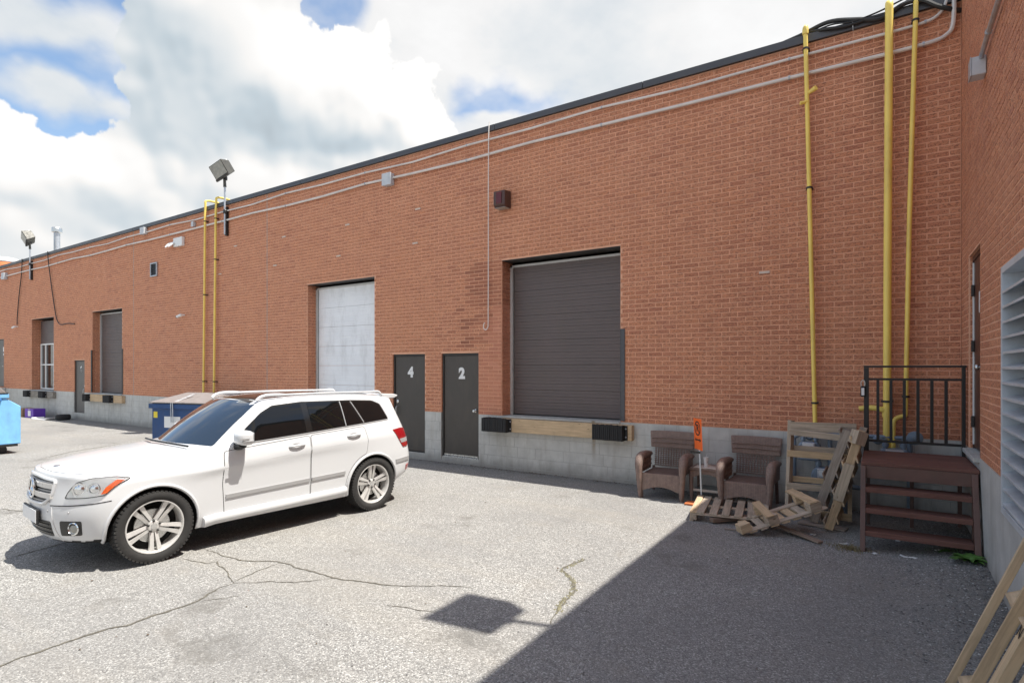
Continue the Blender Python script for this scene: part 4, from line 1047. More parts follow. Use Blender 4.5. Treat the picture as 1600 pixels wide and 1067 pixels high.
for s in (1, -1):
    d = (0, -s, 0); sd = '' if s == 1 else ''
    patch('window_surround', rnd_poly(side(DLO, s), .03), d, M['gloss_black'], .0015, .008)
    for poly in (WF, WR, WQ, WB): patch('side_window', rnd_poly(side(poly, s), .022), d, M['tint'], .0055, .01)
    o = MB().tube(line(rnd_poly(side(DLO, s), .03), d, 0, .003, True), .0065, 6).build('window_trim', M['trim'], car, smooth=True)
    pil = MB()
    for a, b in (((-2.33, 1.222), (-2.325, 1.545)), ((-2.63, 1.245), (-2.50, 1.538))): pil.tube(line(side([a, b], s), d, 0, .007), .007, 6)
    pil.build('window_trim', M['trim'], car, smooth=True)
    for nm, poly, hx, hz in (('front_door', DF, -1.58, 1.035), ('rear_door', DR, -2.43, 1.085)):
        gp = MB().tube(line(rnd_poly(side(poly, s), .035), d, 0, -.0006, True), .0042, 6)
        o = patch('door', rnd_poly(side(poly, s), .03), d, M['paint'], .0028, .010)
        gp.build('shut_line', M['well'], o)
        hc = cast((hx, 3*s, hz), d, 0)
        hb = MB().tube(smooth_path([hc+Vector((.10, 0, -.004)), hc+Vector((.085, .022*s, 0)), hc+Vector((0, .034*s, .006)), hc+Vector((-.085, .022*s, .008)), hc+Vector((-.10, 0, .006))], 4), [.009]+[.014]*15+[.009], 8)
        hb.build('handle', M['paint'], o, smooth=True)
        MB().lathe([(0, .004), (.075, .003), (.082, -.004)], Tm(hc, (1, 0, .05), (0, 0, .42), (0, s, 0)), 20).build('handle_recess', M['trim'], o, smooth=True)
    # waist moulding and sill
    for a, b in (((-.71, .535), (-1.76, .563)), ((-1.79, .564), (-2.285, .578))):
        patch('moulding', side([a, b, (b[0], b[1]+.042), (a[0], a[1]+.042)], s), d, M['trim'], .016, .02)  # grey puts the shade on this body-coloured strip into its colour
    sl = MB(); L = [(-.47, .315), (-.60, .33), (-1.4, .34), (-2.2, .355), (-2.30, .36)]
    pr = [(-.06, -.065), (.035, -.055), (.062, -.02), (.064, .02), (.052, .042), (.0, .055)]
    rows = []
    for x, z in L: rows.append([(x, s*(.872+p), z+q) for p, q in pr])
    vs = [p for r in rows for p in r]; k = len(pr)
    fs = [(i*k+j, i*k+j+1, (i+1)*k+j+1, (i+1)*k+j) for i in range(len(L)-1) for j in range(k-1)]+[tuple(range(k)), tuple((len(L)-1)*k+j for j in range(k))]
    if s < 0: fs = [tuple(reversed(f)) for f in fs]
    sl.add(vs, fs).build('sill', M['paint'], car, smooth=True)
    # flared lips round the wheel openings
    for wx in (0, -2.76):
        pts = []
        for a in np.linspace(R(-12), R(192), 34):
            p = Vector((wx+.425*cos(a), 0, .372+.425*sin(a))); h = cast((p.x, 3*s, p.z), d, .002)
            if h: pts.append(h)
        if len(pts) > 4: MB().tube(pts, .017, 8).build('arch_lip', M['paint'], car, smooth=True)
    # door mirror
    mr = bpy.data.objects.new('mirror', None); C.objects.link(mr); mr.parent = car; mr.location = (-.86 if s > 0 else -.97, s*.985 if s > 0 else -.95, 1.205 if s > 0 else 1.19)
    def blob_box(sx, sy, sz, taper=.8):
        bm = bmesh.new(); bmesh.ops.create_cube(bm, size=2)
        bmesh.ops.subdivide_edges(bm, edges=bm.edges[:], cuts=5, use_grid_fill=True)
        for v in bm.verts:
            c = v.co; n = (abs(c.x)**5+abs(c.y)**5+abs(c.z)**5)**.2; c /= n
            f = 1-(1-taper)*max(0, c.x)**2
            v.co = Vector((c.x*sx, c.y*sy*f, c.z*sz*f))
        return bm
    bm = blob_box(.085, .115, .082, .62); pm = bpy.data.meshes.new('mirror_shell'); bm.to_mesh(pm); bm.free(); pm.materials.append(M['paint']); pm.shade_smooth(); link('mirror_shell', pm, mr)
    MB().box(-.088, -.082, -.095, .095, -.062, .062).build('mirror_glass', M['chrome'], mr, bevel=.004)
    MB().tube([(.02, -s*.14, -.115), (.0, -s*.05, -.10), (0, 0, -.07)], [.035, .04, .05], 10).build('mirror_foot', M['black'], mr, smooth=True)
    MB().box(-.02, .085, -.006+s*.118-.004, .002+s*.118, -.012, .006).build('mirror_lamp', M['trim'], mr)
    MB().tube(smooth_path([(.06, s*.10, -.03), (.02, s*.117, -.03), (-.07, s*.118, -.03)], 4), .006, 6).build('mirror_trim', M['trim'], mr)
    # roof rail
    zr = lambda x: 1.640-.012*((x+2.0)/.9)**2
    rp = [(-1.22, s*.60, 1.60), (-1.27, s*.60, 1.64), (-1.38, s*.60, 1.662)]+[(x, s*.598, zr(x)+.022) for x in (-1.6, -1.9, -2.2, -2.5, -2.8)]+[(-3.02, s*.585, 1.652), (-3.1, s*.58, 1.645), (-3.14, s*.58, 1.60)]
    rp = smooth_path(rp, 3); MB().tube(rp, [.020 if i < 9 or i > len(rp)-8 else .013 for i in range(len(rp))], 8).build('roof_rail', M['paint'], car, smooth=True)
    # headlamp: reflector bowl, two projectors, amber corner and a clear cover
    dd = Vector((-.72, -s*.69, 0)).normalized()
    hp = [(.70, s*.60, .735), (.675, s*.62, .80), (.62, s*.67, .885), (.52, s*.76, .925), (.36, s*.86, .93), (.235, s*.895, .905), (.36, s*.885, .84), (.44, s*.865, .762), (.58, s*.76, .742)]
    hl = patch('headlight', rnd_poly(hp, .02, 3), dd, M['silver'], .002, .01, .03)
    ap = [(.34, s*.865, .90), (.28, s*.888, .89), (.36, s*.885, .845), (.425, s*.868, .78), (.46, s*.845, .775), (.42, s*.852, .84)]
    patch('indicator', ap, dd, M['amber'], .006, .006, .03, hl)
    for q, rr in (((.60, s*.70, .815), .062), ((.50, s*.79, .82), .052)):
        c = cast(Vector(q)-dd*2, dd, .0)
        if c:
            zA = -dd; xA = zA.cross(Vector((0, 0, 1))).normalized(); yA = zA.cross(xA)
            MB().lathe([(rr*1.2, -.002), (rr*1.15, .006), (rr*.95, .004)], Tm(c, xA, yA, zA), 20).lathe([(rr*.9, .002), (rr*.75, .010), (rr*.4, .015), (0, .017)], Tm(c, xA, yA, zA), 20).build('lens', M['chrome'], hl, smooth=True)
    patch('lamp_cover', rnd_poly(hp, .02, 3), dd, M['cover'], .022, .02, .03, hl)
    MB().tube(line(rnd_poly(hp, .02, 3), dd, 0, .002, True), .004, 6).build('lamp_gap', M['well'], hl)
    # tail lamp wrapping the corner
    dt = Vector((.62, -s*.78, 0)).normalized()
    tp = [(-3.13, s*.86, 1.10), (-3.30, s*.83, 1.115), (-3.47, s*.76, 1.10), (-3.50, s*.80, .95), (-3.46, s*.83, .835), (-3.34, s*.87, .83), (-3.25, s*.875, .95)]
    tl = patch('taillight', rnd_poly(tp, .02, 3), dt, M['red_lamp'], .010, .014, .03)
    patch('reversing_lamp', [(-3.265, s*.875, .955), (-3.46, s*.78, .965), (-3.46, s*.80, .905), (-3.30, s*.87, .895)], dt, M['trim'], .012, .004, .03, tl)
    patch('bumper_strip', [(-3.17, s*.9, .665), (-3.48, s*.82, .68), (-3.48, s*.82, .625), (-3.18, s*.9, .61)], dt, M['trim'], .012, .012, .03)
    patch('reflector', [(-3.40, s*.84, .55), (-3.48, s*.82, .56), (-3.48, s*.82, .48), (-3.41, s*.84, .475)], dt, M['red_lamp'], .008, .008, .03)
    # crease pressed into front wing and doors
    patch('fog_recess', rnd_poly([(.70, s*.52, .515), (.60, s*.74, .52), (.60, s*.72, .375), (.70, s*.50, .36)], .02, 3), (-.86, -s*.5, 0), M['black'], .003, .006, .04)
    c = cast((3, s*.65, .445), (-1, 0, 0), 0)
    if c:
        zA = Vector((.88, s*.47, 0)).normalized(); xA = Vector((0, 0, 1)); yA = zA.cross(xA)
        MB().lathe([(.062, -.01), (.064, .012), (.054, .018), (.048, .004)], Tm(c, xA, yA, zA), 24).lathe([(.046, .004), (.03, .012), (0, .014)], Tm(c, xA, yA, zA), 20, 1).build('fog_lamp', [M['chrome'], M['lamp_glass']], car, smooth=True)
    # parking sensors, bumper seam
    for q in ((3, s*.36, .60), (3, s*.62, .60)):
        c = cast(q, (-1, 0, 0), 0)
        if c: MB().lathe([(.012, 0), (.012, .003), (0, .004)], Tm(c, (0, 0, 1), (0, 1, 0), (1, 0, 0)), 12).build('sensor', M['trim'], car)
    sm = line([(.80, s*.44, .655), (.70, s*.66, .665), (.55, s*.83, .685), (.40, s*.9, .705)], (-.75, -s*.66, 0), 0, -.0005)
    MB().tube(sm, .005, 6).build('bumper_seam', M['well'], car)
    MB().tube(line([(.80, s*.42, .64), (.78, s*.45, .30)], (-1, 0, 0), 0, 0), .008, 6).build('bumper_rib', M['paint'], car, smooth=True)
# glazing across the car
patch('windscreen', rnd_poly([(-.4, .735, 1.115), (-.4, .705, 1.26), (-1.2, .665, 1.42), (-1.2, .60, 1.575), (-1.2, .3, 1.60), (-1.2, 0, 1.608), (-1.2, -.3, 1.60), (-1.2, -.60, 1.575), (-1.2, -.665, 1.42), (-.4, -.705, 1.26), (-.4, -.735, 1.115), (-.4, -.5, 1.13), (-.4, 0, 1.14), (-.4, .5, 1.13)], .02), (-1, 0, 0), M['screen'], .004, .02, .06)
patch('rear_window', rnd_poly([(-3.5, .60, 1.22), (-3.5, .54, 1.50), (-3.5, -.54, 1.50), (-3.5, -.60, 1.22)], .04), (1, 0, 0), M['tint'], .004, .02, .06)
patch('glass_roof', rnd_poly([(-1.17, .53, 1.6), (-1.13, 0, 1.6), (-1.17, -.53, 1.6), (-2.95, -.52, 1.6), (-2.95, .52, 1.6)], .05), (0, 0, -1), mat('roof_glass', (.022, .015, .013), .10, spec=.25), .003, .01, .08)
hood = [(.53, .64, .95), (.63, .46, .95), (.69, .22, .95), (.702, 0, .95), (.69, -.22, .95), (.63, -.46, .95), (.53, -.64, .95), (.38, -.735, .95), (0, -.775, 1), (-.43, -.79, 1), (-.38, -.55, 1), (-.33, -.28, 1), (-.30, 0, 1), (-.33, .28, 1), (-.38, .55, 1), (-.43, .79, 1), (0, .775, 1), (.38, .735, .95)]
hd = patch('bonnet', hood, (0, 0, -1), M['paint'], .0035, .012, .07)
MB().tube(line(hood, (0, 0, -1), 0, -.001, True), .003, 6).build('shut_line', M['well'], hd)
cz = cast((.60, 0, 3), (0, 0, -1), .0045)
MB().lathe([(0, .004), (.03, .003), (.034, 0)], Tm(cz, (1, 0, 0), (0, 1, 0), (.15, 0, 1)), 20).build('bonnet_badge', M['chrome'], hd, smooth=True)
MB().tube([( -.43, .6, 1.125), (-.36, .2, 1.14), (-.34, -.2, 1.142), (-.42, -.6, 1.125)], .012, 6).build('wiper', M['black'], car)
# spoiler over the tailgate
MB().prism([(-3.15, 1.54), (-3.38, 1.545), (-3.45, 1.572), (-3.44, 1.592), (-3.38, 1.606), (-3.15, 1.618)], (0, .60, 0), (1, 0, 0), (0, 0, 1), (0, -1.2, 0)).build('spoiler', M['paint'], car, bevel=.012)
# grille: dark mesh behind two thick bars, a bright surround and a ringed three-pointed star
gp = [(.76, .42, .895), (.77, 0, .915), (.76, -.42, .895), (.78, -.40, .74), (.78, -.30, .665), (.78, 0, .655), (.78, .30, .665), (.78, .40, .74)]
gr = patch('grille', rnd_poly(gp, .03, 3), (-1, 0, 0), M['black'], .003, .01, .06)
MB().tube(line(rnd_poly(gp, .03, 3), (-1, 0, 0), 0, .008, True), .016, 8).build('grille_surround', M['paint'], gr, smooth=True)
for z in (.838, .745):
    q = line([(.78, .41, z), (.78, 0, z+.006), (.78, -.41, z)], (-1, 0, 0), 0, .012)
    mb = MB()
    for a, b in zip(q[:-1], q[1:]): mb.obox(a+Vector((-.02, 0, -.024)), b-a, (.034, 0, 0), (0, 0, .048))
    mb.build('grille_bar', M['silver'], gr)
mesh_b = MB()
for z in (.69, .79, .87): mesh_b.tube(line([(.78, .38, z), (.78, -.38, z)], (-1, 0, 0), 0, .006), .006, 6)
mesh_b.build('grille_slat', M['trim'], gr)
c = cast((3, 0, .79), (-1, 0, 0), .035); A = Tm(c, (0, 1, 0), (0, 0, 1), (1, 0, 0))
em = MB().lathe([(.092+.011*cos(a), .011*sin(a)) for a in np.linspace(0, 2*pi, 10, endpoint=False)], A, 36, close=True)
for k in range(3):
    a = pi/2+k*2*pi/3; e = A @ Vector((.088*cos(a), .088*sin(a), 0)); b1 = A @ Vector((.02*cos(a+pi/3), .02*sin(a+pi/3), 0)); b2 = A @ Vector((.02*cos(a-pi/3), .02*sin(a-pi/3), 0)); tp_ = A @ Vector((0, 0, .012)); bk = A @ Vector((0, 0, -.008))
    em.add([e, b1, b2, tp_, bk], [(0, 3, 2), (0, 1, 3), (0, 2, 4), (0, 4, 1)])
em.build('star_emblem', M['chrome'], gr, smooth=True, angle=30)
MB().lathe([(.10, -.02), (.10, -.012), (0, -.010)], A, 30).build('emblem_back', M['gloss_black'], gr)
patch('lower_grille', rnd_poly([(.8, .40, .50), (.8, .38, .34), (.8, -.38, .34), (.8, -.40, .50)], .03, 3), (-1, 0, 0), M['black'], .003, .008, .06)
lp = MB()
for z in (.375, .42, .465): lp.tube(line([(.8, .37, z), (.8, -.37, z)], (-1, 0, 0), 0, .006), .006, 6)
lp.build('grille_slat', M['gloss_black'], car)
c = cast((3, 0, .53), (-1, 0, 0), .02)
np_ = MB().box(c.x-.018, c.x+.004, -.26, .26, .465, .605).build('plate_holder', M['black'], car, bevel=.006)
MB().box(c.x+.005, c.x+.011, -.25, .25, .473, .597).build('number_plate', M['plate'], np_, bevel=.004)

# wheels
def wheel(wx, s, turn):
    w = bpy.data.objects.new('wheel', None); C.objects.link(w); w.parent = car; w.location = (wx, s*.80, .372); w.rotation_euler = (R(-90*s), 0, 0) if False else (R(90), 0, 0 if s < 0 else pi)
    # local frame: z outwards
    w.rotation_euler = (R(-90), 0, 0) if s > 0 else (R(90), 0, 0)
    Rt = .362
    prof = [(.272, -.10), (.285, -.115), (.325, -.122), (.350, -.112), (Rt-.004, -.095), (Rt, -.06), (Rt, .06), (Rt-.004, .095), (.350, .112), (.327, .120), (.30, .117), (.283, .108), (.274, .100), (.266, .085)]
    tm = MB().lathe(prof, None, 72, cap=False)
    for k in range(56):           # chunky shoulder and crown blocks
        a = 2*pi*k/56
        for z0, z1, da, r0, r1 in ((-.112, -.058, 0, .335, .366), (.058, .112, .07, .335, .366), (-.048, -.004, .035, .350, .366), (.004, .048, .10, .350, .366)):
            ph = a+da; e = Vector((cos(ph), sin(ph), 0)); t_ = Vector((-sin(ph), cos(ph), 0))
            sh = .012 if abs(z0) > .05 else 0
            tm.obox(e*r0-t_*.0135+Vector((0, 0, z0)), t_*.027, Vector((0, 0, z1-z0)), e*(r1-r0))
    tm.build('tyre', M['tyre'], w, smooth=True, angle=30)
    rm = MB().lathe([(.274, .098), (.270, .104), (.262, .104), (.256, .095), (.250, .06), (.246, -.08), (.262, -.095), (.272, -.10)], None, 64, cap=False)
    rm.lathe([(.0, .062), (.03, .064), (.052, .058), (.062, .045), (.062, .0)], None, 24)
    for k in range(5):
        for sg in (-1, 1):
            a = 2*pi*k/5+turn; e = Vector((cos(a), sin(a), 0)); t_ = Vector((-sin(a), cos(a), 0))*sg
            i0, i1, o0, o1 = e*.045+t_*.004, e*.045+t_*.034, e*.254+t_*.016, e*.254+t_*.062
            m0, m1 = e*.15+t_*.010, e*.15+t_*.044
            for (p, q, zt), (p2, q2, zt2) in (((i0, i1, .050), (m0, m1, .070)), ((m0, m1, .070), (o0, o1, .086))):
                zz = Vector((0, 0, 1)); v = [p+zz*(zt-.035), q+zz*(zt-.035), q2+zz*(zt2-.04), p2+zz*(zt2-.04), p+zz*zt, q+zz*(zt-.006), q2+zz*(zt2-.006), p2+zz*zt2]
                f = [(0, 3, 2, 1), (4, 5, 6, 7), (0, 1, 5, 4), (1, 2, 6, 5), (2, 3, 7, 6), (3, 0, 4, 7)]
                if sg < 0: f = [tuple(reversed(x)) for x in f]
                rm.add(v, f)
    rm.build('rim', M['silver'], w, smooth=True, angle=28)
    MB().lathe([(.0, .068), (.030, .067), (.034, .060)], None, 20).build('hub_cap', M['chrome'], w, smooth=True)
    nb = MB()
    for k in range(5):
        a = 2*pi*(k+.5)/5+turn; nb.lathe([(.013, .03), (.013, .066), (.008, .070), (0, .070)], Matrix.Translation((.056*cos(a), .056*sin(a), 0)), 6)
    nb.build('wheel_bolts', M['black_iron'], w)
    MB().lathe([(0, .01), (.165, .01), (.17, .005), (.17, -.01), (0, -.01)], None, 36).build('brake_disc', M['steel'], w)
    MB().lathe([(0, -.05), (.25, -.05), (.25, -.06)], None, 32).build('hub_shield', M['well'], w)
    return w
for wx, tn in ((-.0, .35), (-2.76, .95)):
    for s in (1, -1): wheel(wx, s, tn)
# ================================================================== yard things
# ---- woven garden chairs and side table
def wicker(name, col, sc=(1, 1, 1)):
    m = bpy.data.materials.new(name); m.use_nodes = True; t = NT(m.node_tree); o = t.obj()
    b = t.n('ShaderNodeBsdfPrincipled', {'Roughness': .5, 'Specular IOR Level': .4})
    s = t.n('ShaderNodeSeparateXYZ', {0: o})
    hx = t.math('ADD', s.outputs[0], s.outputs[1])
    a = t.math('SINE', t.math('MULTIPLY', s.outputs[2], 330.)); k = t.math('SIGN', t.math('SINE', t.math('MULTIPLY', hx, 150.)))
    h = t.math('MULTIPLY', a, k); h = t.math('ADD', h, t.math('MULTIPLY', t.math('ABSOLUTE', t.math('SINE', t.math('MULTIPLY', hx, 150.))), .8))
    nz = t.noise(o, 14, 5, .65)
    c = t.ramp(nz, [(.3, tuple(x*.78 for x in col)), (.7, tuple(min(1, x*1.2) for x in col))])
    c = t.mix(t.ramp(t.noise(o, 5, 5, .7), [(.5, 0.), (.8, .4)]), c, (.34, .27, .23))
    c = t.mix(t.n('ShaderNodeMapRange', {0: t.math('ABSOLUTE', t.math('SINE', t.math('MULTIPLY', hx, 140.))), 1: .0, 2: .5, 3: .6, 4: 0}).outputs[0], c, tuple(x*.35 for x in col))
    c = t.mix(t.n('ShaderNodeMapRange', {0: a, 1: -1, 2: -.2, 3: .45, 4: 0}).outputs[0], c, tuple(x*.4 for x in col))
    t.t.links.new(c, b.inputs['Base Color']); t.t.links.new(t.bump(h, .55, .004), b.inputs['Normal'])
    t.n('ShaderNodeOutputMaterial', {0: b.outputs[0]}); return m
M['wicker'] = wicker('wicker_brown', (.30, .21, .175))
M['wicker_dark'] = wicker('wicker_dark', (.17, .115, .097))
M['cream'] = mat('cream_cloth', (.62, .53, .46), .8, noise=.12)
def chair(loc, rz, label):
    """local: x across, -y is the front, z up; .76 wide"""
    t = thing('wicker_armchair', label, 'armchair', loc, rz, 'brown wicker armchairs against the wall')
    # seat with drop apron cut in a shallow arch
    MB().obox((-.27, -.33, .335), (.54, 0, 0), (0, .56, 0), (0, 0, .055)).build('seat', M['wicker_dark'], t, bevel=.015)
    ap = [(-.29, .385), (.29, .385), (.29, .11)]+[(.29-.58*k/10, .11+.075*math.sin(pi*k/10)) for k in range(1, 10)]+[(-.29, .11)]
    MB().prism(ap, (0, -.335, 0), (1, 0, 0), (0, 0, 1), (0, -.03, 0)).build('apron', M['wicker'], t, bevel=.006)
    # back: solid woven top with a bowed head rail, open lattice below
    tp = [(-.345, .705), (.345, .705), (.365, .97)]+[(.365-.73*k/10, 0.972+.008*math.sin(pi*k/10)) for k in range(1, 10)]+[(-.365, .97)]
    MB().prism(tp, (0, .245, 0), (1, 0, 0), (0, .10, .995), (0, .045, -.004)).build('backrest', M['wicker'], t, bevel=.014)
    rl = MB()
    for z in (.79, .86): rl.tube([(-.335, .232+.10*z, .995*z), (0, .226+.10*z, .995*z+.012), (.335, .232+.10*z, .995*z)], .010, 6)
    rl.build('back_rib', M['wicker'], t, smooth=True)
    lt = MB()
    f = lambda x, z: (x, .255+.10*z, .995*z)
    for k in range(27):
        x = -.27+.54*k/26
        lt.tube([f(x, .40), f(x+.01*(-1)**k, .56), f(x, .72)], .0055, 5)
    for k in range(10):
        z = .42+k*.032; lt.tube([f(-.28, z), f(.28, z)], .0065 if k < 8 else .004, 5)
    lt.build('back_lattice', M['wicker'], t, smooth=True)
    for s in (-1, 1):
        # rolled arm: fat over the front, tapering to the foot like a scroll
        x0 = s*.335
        front = smooth_path([(x0, .27, .60), (x0, .05, .625), (x0, -.20, .63), (x0, -.31, .60), (x0, -.365, .52), (x0-.004*s, -.375, .40), (x0-.012*s, -.372, .2), (x0-.02*s, -.365, .0)], 5)
        k = len(front); rad = []
        for i in range(k):
            q = i/(k-1); rad.append(.036+.030*math.sin(pi*min(1, q*1.15))**1.0 if q < .75 else .0+max(.026, .052-.10*(q-.75)))
        am = MB().tube(front, rad, 12); am.build('arm', M['wicker'], t, smooth=True)
        sp = MB()
        sp.prism([(-.34, .37), (.26, .37), (.27, .58), (-.30, .58)], (x0-.012, 0, 0), (0, 1, 0), (0, 0, 1), (.024, 0, 0))
        sp.build('arm_panel', M['wicker'], t, bevel=.006)
        rb = MB()
        for z in (.44, .51): rb.tube([(x0-.016*s-.0, -.33, z), (x0-.016*s, .25, z)], .011, 6)
        for y in (-.27, -.16, -.05, .06, .17): rb.tube([(x0-.017*s, y, .38), (x0-.017*s, y, .58)], .008, 6)
        rb.build('arm_rib', M['wicker'], t, smooth=True)
        MB().tube([(s*.29, -.345, .37), (s*.295, -.345, .0)], .022, 8).build('leg', M['wicker_dark'], t, smooth=True)
        MB().tube([(s*.29, .29, .40), (s*.30, .33, .0)], .024, 8).build('leg', M['wicker_dark'], t, smooth=True)
    return t
chair((-3.70, -.475, 0), R(3), 'brown wicker armchair on the left of the small table, beside the near dock bumper')
chair((-2.46, -.475, 0), R(-2), 'brown wicker armchair on the right of the small table, behind the flat pallet')
tb = thing('side_table', 'small wicker table between the two brown armchairs', 'side table', (-3.06, -.42, 0))
MB().box(-.25, .25, -.22, .24, .46, .50).build('tabletop', M['wicker'], tb, bevel=.014)
ap = [(-.23, .46), (.23, .46), (.23, .33)]+[(.23-.46*k/10, .33+.08*math.sin(pi*k/10)) for k in range(1, 10)]+[(-.23, .33)]
MB().prism(ap, (0, -.20, 0), (1, 0, 0), (0, 0, 1), (0, .02, 0)).build('apron', M['wicker'], tb, bevel=.004)
for x in (-.215, .215):
    for y in (-.19, .21): MB().box(x-.022, x+.022, y-.022, y+.022, 0, .46).build('leg', M['wicker'], tb, bevel=.006)
MB().box(-.20, .20, -.18, .2, .15, .175).build('shelf', mat('shelf_glass', (.16, .19, .18), .12, spec=.7), tb, bevel=.006)
MB().box(-.2, .2, -.185, -.178, .145, .18).build('shelf_edge', M['cream'], tb, bevel=.002)
cp = thing('drinks_cup', 'white crumpled cup standing on the small wicker table', 'cup', (-3.09, -.50, .50))
cm = MB().lathe([(.0, .002), (.026, .0), (.030, .04), (.026, .075), (.034, .11), (.038, .15), (.036, .152), (.031, .11)], None, 18); cm.v = [(x+.006*math.sin(z*60), y, z) for x, y, z in cm.v]
cm.build('cup_wall', M['white'], cp, smooth=True); MB().tube([(.0, 0, .10), (.012, .01, .2)], .004, 6).build('straw', M['white'], cp)
ct = thing('cloth', 'pale cloth strip lying over the small wicker table', 'cloth', (-3.02, -.44, .502))
cv = MB(); n = 9
vs = [(-.22+.44*i/(n-1), -.20+.30*j/3, .004+.006*math.sin(i*1.7+j)) for i in range(n) for j in range(4)]
cv.add(vs, [(i*4+j, (i+1)*4+j, (i+1)*4+j+1, i*4+j+1) for i in range(n-1) for j in range(3)])
o = cv.build('cloth_sheet', M['cream'], ct, smooth=True); sd = o.modifiers.new('s', 'SOLIDIFY'); sd.thickness = .006
# ---- orange no-parking sign on a stake
sg = thing('parking_sign', 'narrow orange no-parking sign on a thin grey stake in front of the small table', 'sign', (-3.09, -.74, 0))
MB().obox((-.010, -.010, -.0), (.020, 0, 0), (0, .02, 0), (-.03, 0, .80)).build('stake', M['galv'], sg)
pl = bpy.data.objects.new('sign_plate', None)
A = Vector((cos(R(-144+90)), sin(R(-144+90)), 0)); Nn = Vector((cos(R(-144)), sin(R(-144)), 0))
base = Vector((-.045, 0, .79)); wdt, hgt = .30, .46
pb = MB().obox(base-A*wdt/2-Nn*.003, A*wdt, Nn*.006, Vector((-.02, 0, hgt))).build('sign_plate', M['orange'], sg, bevel=.003)
Fm = Tm(base+Nn*.0045+Vector((-.01, 0, hgt/2)), A, Vector((-.043, 0, 1)).normalized(), Nn)
MB().lathe([(.088, 0), (.108, 0), (.108, .0015), (.088, .0015)], Fm @ Matrix.Translation((0, .085, 0)), 36, close=True).build('ring', M['black'], pb)
MB().obox(Fm @ Vector((-.065, .145, .0)), Fm.to_3x3() @ Vector((.13, -.13, 0)), Fm.to_3x3() @ Vector((.012, .012, 0)), Nn*.0022).build('slash', M['black'], pb)
text_obj('letter', 'P', .15, M['black'], Fm @ Matrix.Translation((0, .085, .0)), pb, .001, .004)
MB().prism([(-.11, 0), (-.07, .03), (-.07, .010), (.07, .010), (.07, .03), (.11, 0), (.07, -.03), (.07, -.010), (-.07, -.010), (-.07, -.03)], Fm @ Vector((0, -.085, 0)), A, Vector((-.043, 0, 1)).normalized(), Nn*.0015).build('arrow', M['black'], pb)
MB().box(-.16, -.02, -.02, .0, .735, .765).build('bracket', M['black_iron'], sg, bevel=.003)
tag(MB().box(-3.28, -2.98, -.98, -.78, .004, .03).build('clay_tile', M['terracotta'], bevel=.006), 'reddish clay tile lying flat at the foot of the orange sign', 'tile')

# ---- pallets: every board, block and stringer an object of its own
def pallet(label, o, u, v, w, mats, stringers, decks, blocks=(), group='wooden pallets', jit=.006):
    """o corner, u along the stringers, v across, w out of the deck. stringers (v0, v1, u0, u1, w0, w1), decks (u0, u1, v0, v1, w0, w1, skew)"""
    u = Vector(u).normalized(); w = Vector(w); v = Vector(v); v = (v-u*u.dot(v)).normalized(); w0_ = u.cross(v); w = w0_ if w0_.dot(w) > 0 else -w0_
    t = thing('wooden_pallet', label, 'pallet', o, 0, group); rot = Matrix((u, v, w)).transposed()
    def pc(name, a, b, c, m, sk=0.):
        L = Vector((a[1]-a[0], b[1]-b[0], c[1]-c[0])); ctr = u*(a[0]+a[1])/2+v*(b[0]+b[1])/2+w*(c[0]+c[1])/2
        ax = 0 if L.x >= L.y else 1
        lx, ly, lz = (L.x, L.y, L.z) if ax == 0 else (L.y, L.x, L.z)
        mb = MB().box(-lx/2, lx/2, -ly/2, ly/2, -lz/2, lz/2)
        mb.v = [(p[0]+random.gauss(0, jit*.5), p[1]+random.gauss(0, jit*.35), p[2]+random.gauss(0, .0015)) for p in mb.v]
        ob = mb.build(name, m, t, bevel=.003)
        Rm = rot if ax == 0 else Matrix((v, -u, w)).transposed()
        ob.rotation_euler = (Rm @ Matrix.Rotation(sk+random.gauss(0, .008), 3, 'Z')).to_euler(); ob.location = ctr
        return ob
    pk = lambda: random.choice(mats)
    for s in stringers: pc('stringer', (s[2], s[3]), (s[0], s[1]), (s[4], s[5]), pk())
    for d in decks: pc('board', (d[0], d[1]), (d[2], d[3]), (d[4], d[5]), pk(), d[6] if len(d) > 6 else 0.)
    for b in blocks: pc('block', (b[0], b[1]), (b[2], b[3]), (b[4], b[5]), pk(), b[6] if len(b) > 6 else 0.)
    return t
old, mid, new, brn = M['pallet_old'], M['pallet_mid'], M['pallet_new'], M['pallet_brown']
# flat one in front of the right armchair: boards run to the back
bd = [(x-.048, x+.05, -.0, 1.02, .105, .125, random.gauss(0, .02)) for x in (.14, .29, .44, .60, .74)]
fp = pallet('flat weathered pallet lying on the asphalt before the right armchair', (-2.97, -1.80, .0), (.985, .16, 0), (-.12, .97, 0), (0, 0, 1), [old, mid, mid],
   [], bd+[(.86, .95, 0, 1.02, .105, .125), (0, .95, .0, .085, .087, .104), (0, .95, .47, .56, .087, .104), (0, .95, .94, 1.02, .087, .104), (0, .05, .0, 1.0, .0, .016), (.84, .93, 0, 1.0, .0, .016)],
   [(.0, .09, .0, .11, .017, .087), (.84, .93, .0, .11, .017, .087), (0, .09, .46, .57, .017, .087), (.84, .93, .46, .57, .017, .087), (.0, .09, .9, 1.0, .017, .087), (.84, .93, .9, 1.0, .017, .087)])
o = MB().box(-.51, .51, -.042, .042, -.012, .012).build('board', new, fp, bevel=.003)  # sunlit edge board: the light on it is put into paler wood
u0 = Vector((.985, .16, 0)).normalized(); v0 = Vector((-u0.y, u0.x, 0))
o.location = u0*.045+v0*.51+Vector((0, 0, .117)); o.rotation_euler = (0, 0, math.atan2(v0.y, v0.x)); o['label'] = 'edge board with sunlight in its pale colour'
